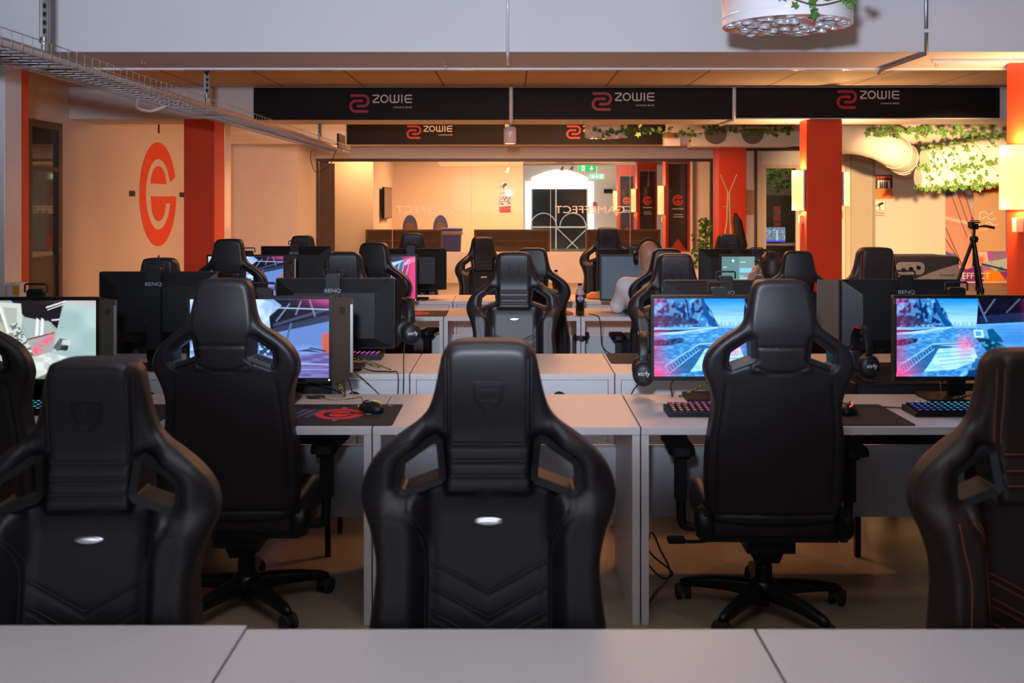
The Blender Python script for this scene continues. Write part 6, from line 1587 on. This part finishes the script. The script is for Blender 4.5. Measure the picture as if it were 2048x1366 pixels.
# ------------------------------------------------------------------ people
SKIN = mat('skin', (.42, .20, .13), .5, bump=.1, bscale=80)
def person(X, Y, headz, lean, label, shirt_col, hair=None, headphones=False, hand_to_face=False, turn=0.0):
    """seated, facing +Y (away from the camera); X,Y is the pelvis; headz = top of head"""
    r = empty('person', (X, Y, 0), turn, label, 'person')
    ht = headz; hx = lean
    c = lambda *a: np.array(a, float)
    hipz = .53; nk = c(hx*.8, .02, ht-.255); ch = c(hx*.55, .01, ht-.46)
    hd = c(hx, .045, ht-.11)
    sh = {-1: nk + c(-.175, .0, -.075), 1: nk + c(.175, .0, -.075)}
    el = {-1: c(sh[-1][0]-.05, .14, .80), 1: c(sh[1][0]+.04, .14, .80)}
    wr_ = {-1: c(-.13, .36, .775), 1: c(.15, .36, .775)}
    if hand_to_face: el[-1] = c(hx-.20, .26, .80); wr_[-1] = c(hx-.13, .15, ht-.22)
    torso = [('c', (0, 0, hipz), (hx*.3, -.01, hipz+.15), .135, .12), ('c', (hx*.3, -.01, hipz+.15), tuple(ch), .12, .125), ('c', tuple(ch + c(-.07, 0, .03)), tuple(ch + c(.07, 0, .03)), .10, .10),
             ('c', tuple(sh[-1]), tuple(sh[1]), .058, .058), ('c', tuple(ch + c(0, 0, .1)), tuple(nk - c(0, 0, .02)), .09, .06)]
    arms = []
    for s in (-1, 1): arms += [('c', tuple(sh[s]), tuple(el[s]), .053, .042), ('c', tuple(el[s]), tuple(wr_[s]), .040, .026)]
    legs = []
    for s in (-1, 1):
        kn = (s*.13, .39, .50); an = (s*.13, .37, .09); legs += [('c', (s*.09, .02, hipz-.03), kn, .085, .058), ('c', kn, an, .056, .036), ('c', (s*.13, .36, .05), (s*.14, .54, .035), .036, .030)]
    head = [('c', tuple(nk - c(0, 0, .02)), tuple(hd - c(0, .01, .05)), .052, .052), ('e', tuple(hd + c(0, 0, .02)), (.076, .094, .095)), ('e', tuple(hd + c(0, .035, -.045)), (.056, .058, .065)),
            ('c', tuple(hd + c(0, .092, 0)), tuple(hd + c(0, .108, -.028)), .010, .013, {'k': .012}), ('e', tuple(hd + c(-.077, -.003, -.012)), (.010, .020, .032), {'k': .008}), ('e', tuple(hd + c(.077, -.003, -.012)), (.010, .020, .032), {'k': .008}),
            ('c', tuple(hd + c(-.022, .088, -.055)), tuple(hd + c(.022, .088, -.055)), .008, .008, {'k': .008}), ('c', tuple(hd + c(-.045, .082, .022)), tuple(hd + c(.045, .082, .022)), .010, .010, {'k': .02})]
    hands = []
    for s in (-1, 1):
        w_ = wr_[s]; d = c(0, 1, -.15)
        if s == -1 and hand_to_face: d = c(.35, .1, .9)
        d = d/np.linalg.norm(d); side = c(1, 0, 0) if not (s == -1 and hand_to_face) else c(.2, -.95, 0)
        pm_ = w_ + d*.05
        hands.append(('c', tuple(w_), tuple(pm_), .026, .030, {'k': .015})); hands.append(('c', tuple(pm_ - side*.02), tuple(pm_ + side*.02 + d*.02), .022, .022, {'k': .015}))
        for q, (o_, ln) in enumerate(((-.030, .060), (-.010, .072), (.010, .068), (.029, .052))):
            a0 = pm_ + side*o_ + d*.025; a1 = a0 + d*ln*.55; a2 = a1 + (d*.6 + c(0, 0, -.8))*ln*.45 if not (s == -1 and hand_to_face) else a1 + (d*.7 + c(.5, 0, 0))*ln*.45
            hands.append(('c', tuple(a0), tuple(a1), .0095, .009, {'k': .006})); hands.append(('c', tuple(a1), tuple(a2), .009, .0078, {'k': .004}))
        t0 = w_ + d*.03 - side*.025*s*-1*(-1); t1 = t0 + (d*.6 - side*s*-1*.6*-1)*.045
        hands.append(('c', tuple(t0), tuple(t1), .012, .010, {'k': .008}))
    lo = (-.42, -.22, 0.0); hi = (.42, .62, ht+.03)
    me = blob_mesh('body', torso + arms + legs + head + hands, lo, hi, .0085, k=.035); me.materials.append(SKIN); bd = bpy.data.objects.new('body', me); link(bd, r)
    def clip_shirt(Xg, Yg, Zg):
        d = np.maximum(hipz-.10 - Zg, 0)
        # cuffs: cut forearms beyond the elbow for short sleeves
        cut = np.full(Xg.shape, -1.0)
        for s in (-1, 1):
            v = (wr_[s]-el[s]); v = v/np.linalg.norm(v); base = el[s] + v*(.13 if not hand_to_face else .02)
            pr_ = (Xg-base[0])*v[0] + (Yg-base[1])*v[1] + (Zg-base[2])*v[2]
            near = cone_sdf(Xg, Yg, Zg, el[s], wr_[s], .09, .09)
            cut = np.maximum(cut, np.where(near < 0, pr_, -1))
        return np.maximum(cut, np.maximum(hipz-.10 - Zg, Zg - (nk[2]+.0)))
    me = blob_mesh('shirt', torso + arms, lo, hi, .0095, k=.035, inflate=.009, clip=clip_shirt); me.materials.append(mat('shirt_%s' % label[:6], shirt_col, .8, bump=.25, bscale=40)); link(bpy.data.objects.new('shirt', me), r)
    me = blob_mesh('trousers', torso[:1] + [l for i, l in enumerate(legs) if i % 3 != 2], lo, hi, .012, k=.035, inflate=.010, clip=lambda a, b_, z: np.maximum(z - (hipz+.03), .09 - z)); me.materials.append(mat('trouser_cloth', (.02, .022, .03), .85)); link(bpy.data.objects.new('trousers', me), r)
    me = blob_mesh('shoe', [('c', (.13, .36, .045), (.14, .57, .035), .046, .040)], (0, .2, 0), (.3, .7, .15), .01, k=.02, clip=lambda a, b_, z: .004-z); me.materials.append(RUBBER)
    for s in (-1, 1): o = bpy.data.objects.new('shoe', me); link(o, r); o.location = (0 if s > 0 else -.27, 0, 0)
    for s in (-1, 1):
        mb = MB(); mb.lathe([(.001, -.012), (.008, -.008), (.0115, 0), (.008, .008), (.001, .012)], 12, Matrix.Translation(tuple(hd + c(s*.030, .078, .005)))); mb.build('eye', LOGOW, r)
    if hair:
        hp = [('e', tuple(hd + c(0, -.012, .035)), (.090, .100, .096)), ('e', tuple(hd + c(0, -.045, -.02)), (.078, .070, .085))]
        rg = random.Random(4)
        for k in range(46):
            a_ = rg.random()*2*PI; b_ = rg.random()*1.3; d = c(math.cos(a_)*math.cos(b_)*.088, math.sin(a_)*math.cos(b_)*.098 - .012, math.sin(b_)*.094 + .03)
            p0 = hd + d*.92; p1 = hd + d*1.10 + c(rg.gauss(0, .012), rg.gauss(0, .012), rg.gauss(0, .008)); hp.append(('c', tuple(p0), tuple(p1), .013, .006, {'k': .006}))
        me = blob_mesh('hair', hp, (hd[0]-.15, hd[1]-.16, hd[2]-.14), (hd[0]+.15, hd[1]+.14, hd[2]+.18), .005, k=.015, clip=lambda Xg, Yg, Zg: np.minimum(Yg - (hd[1]+.045), (hd[2]+.045) - Zg + 0*Xg) if True else None)
        me.materials.append(mat('hair_dark', hair, .5, bump=.7, bscale=90)); link(bpy.data.objects.new('hair', me), r)
    return r, hd
pr1, hd1 = person(1.02, 7.40, ztop(484, 7.44), .0, 'bald person in a pale shirt wearing black headphones, seated back to the camera', (.60, .57, .57))
# headphones worn by person 1 (a thing of its own)
r = empty('headphones', (1.02 + hd1[0], 7.40 + hd1[1], hd1[2]), 0, 'black headphones worn by the bald person', 'headphones')
mb = MB(); mb.tube([(.094*math.cos(a_), -.005, .030 + .106*math.sin(a_)) for a_ in np.linspace(-.15, PI+.15, 22)], .0075, 8); mb.build('headband', PLAST, r)
for s in (-1, 1):
    Mx = Matrix.Translation((s*.090, -.003, -.01)) @ Matrix.Rotation(s*PI/2, 4, 'Y') @ Matrix.Diagonal((1.25, 1, 1, 1)); mb = MB(); mb.lathe([(.040, -.006), (.043, .004), (.038, .022), (.02, .028)], 24, Mx); mb.build('ear_cup', PLAST, r)
person(1.96, 7.40, ztop(507, 7.44), -.03, 'dark-haired person seated back to the camera, raising a hand to the face', (.10, .09, .10), hair=(.018, .010, .007), hand_to_face=True)
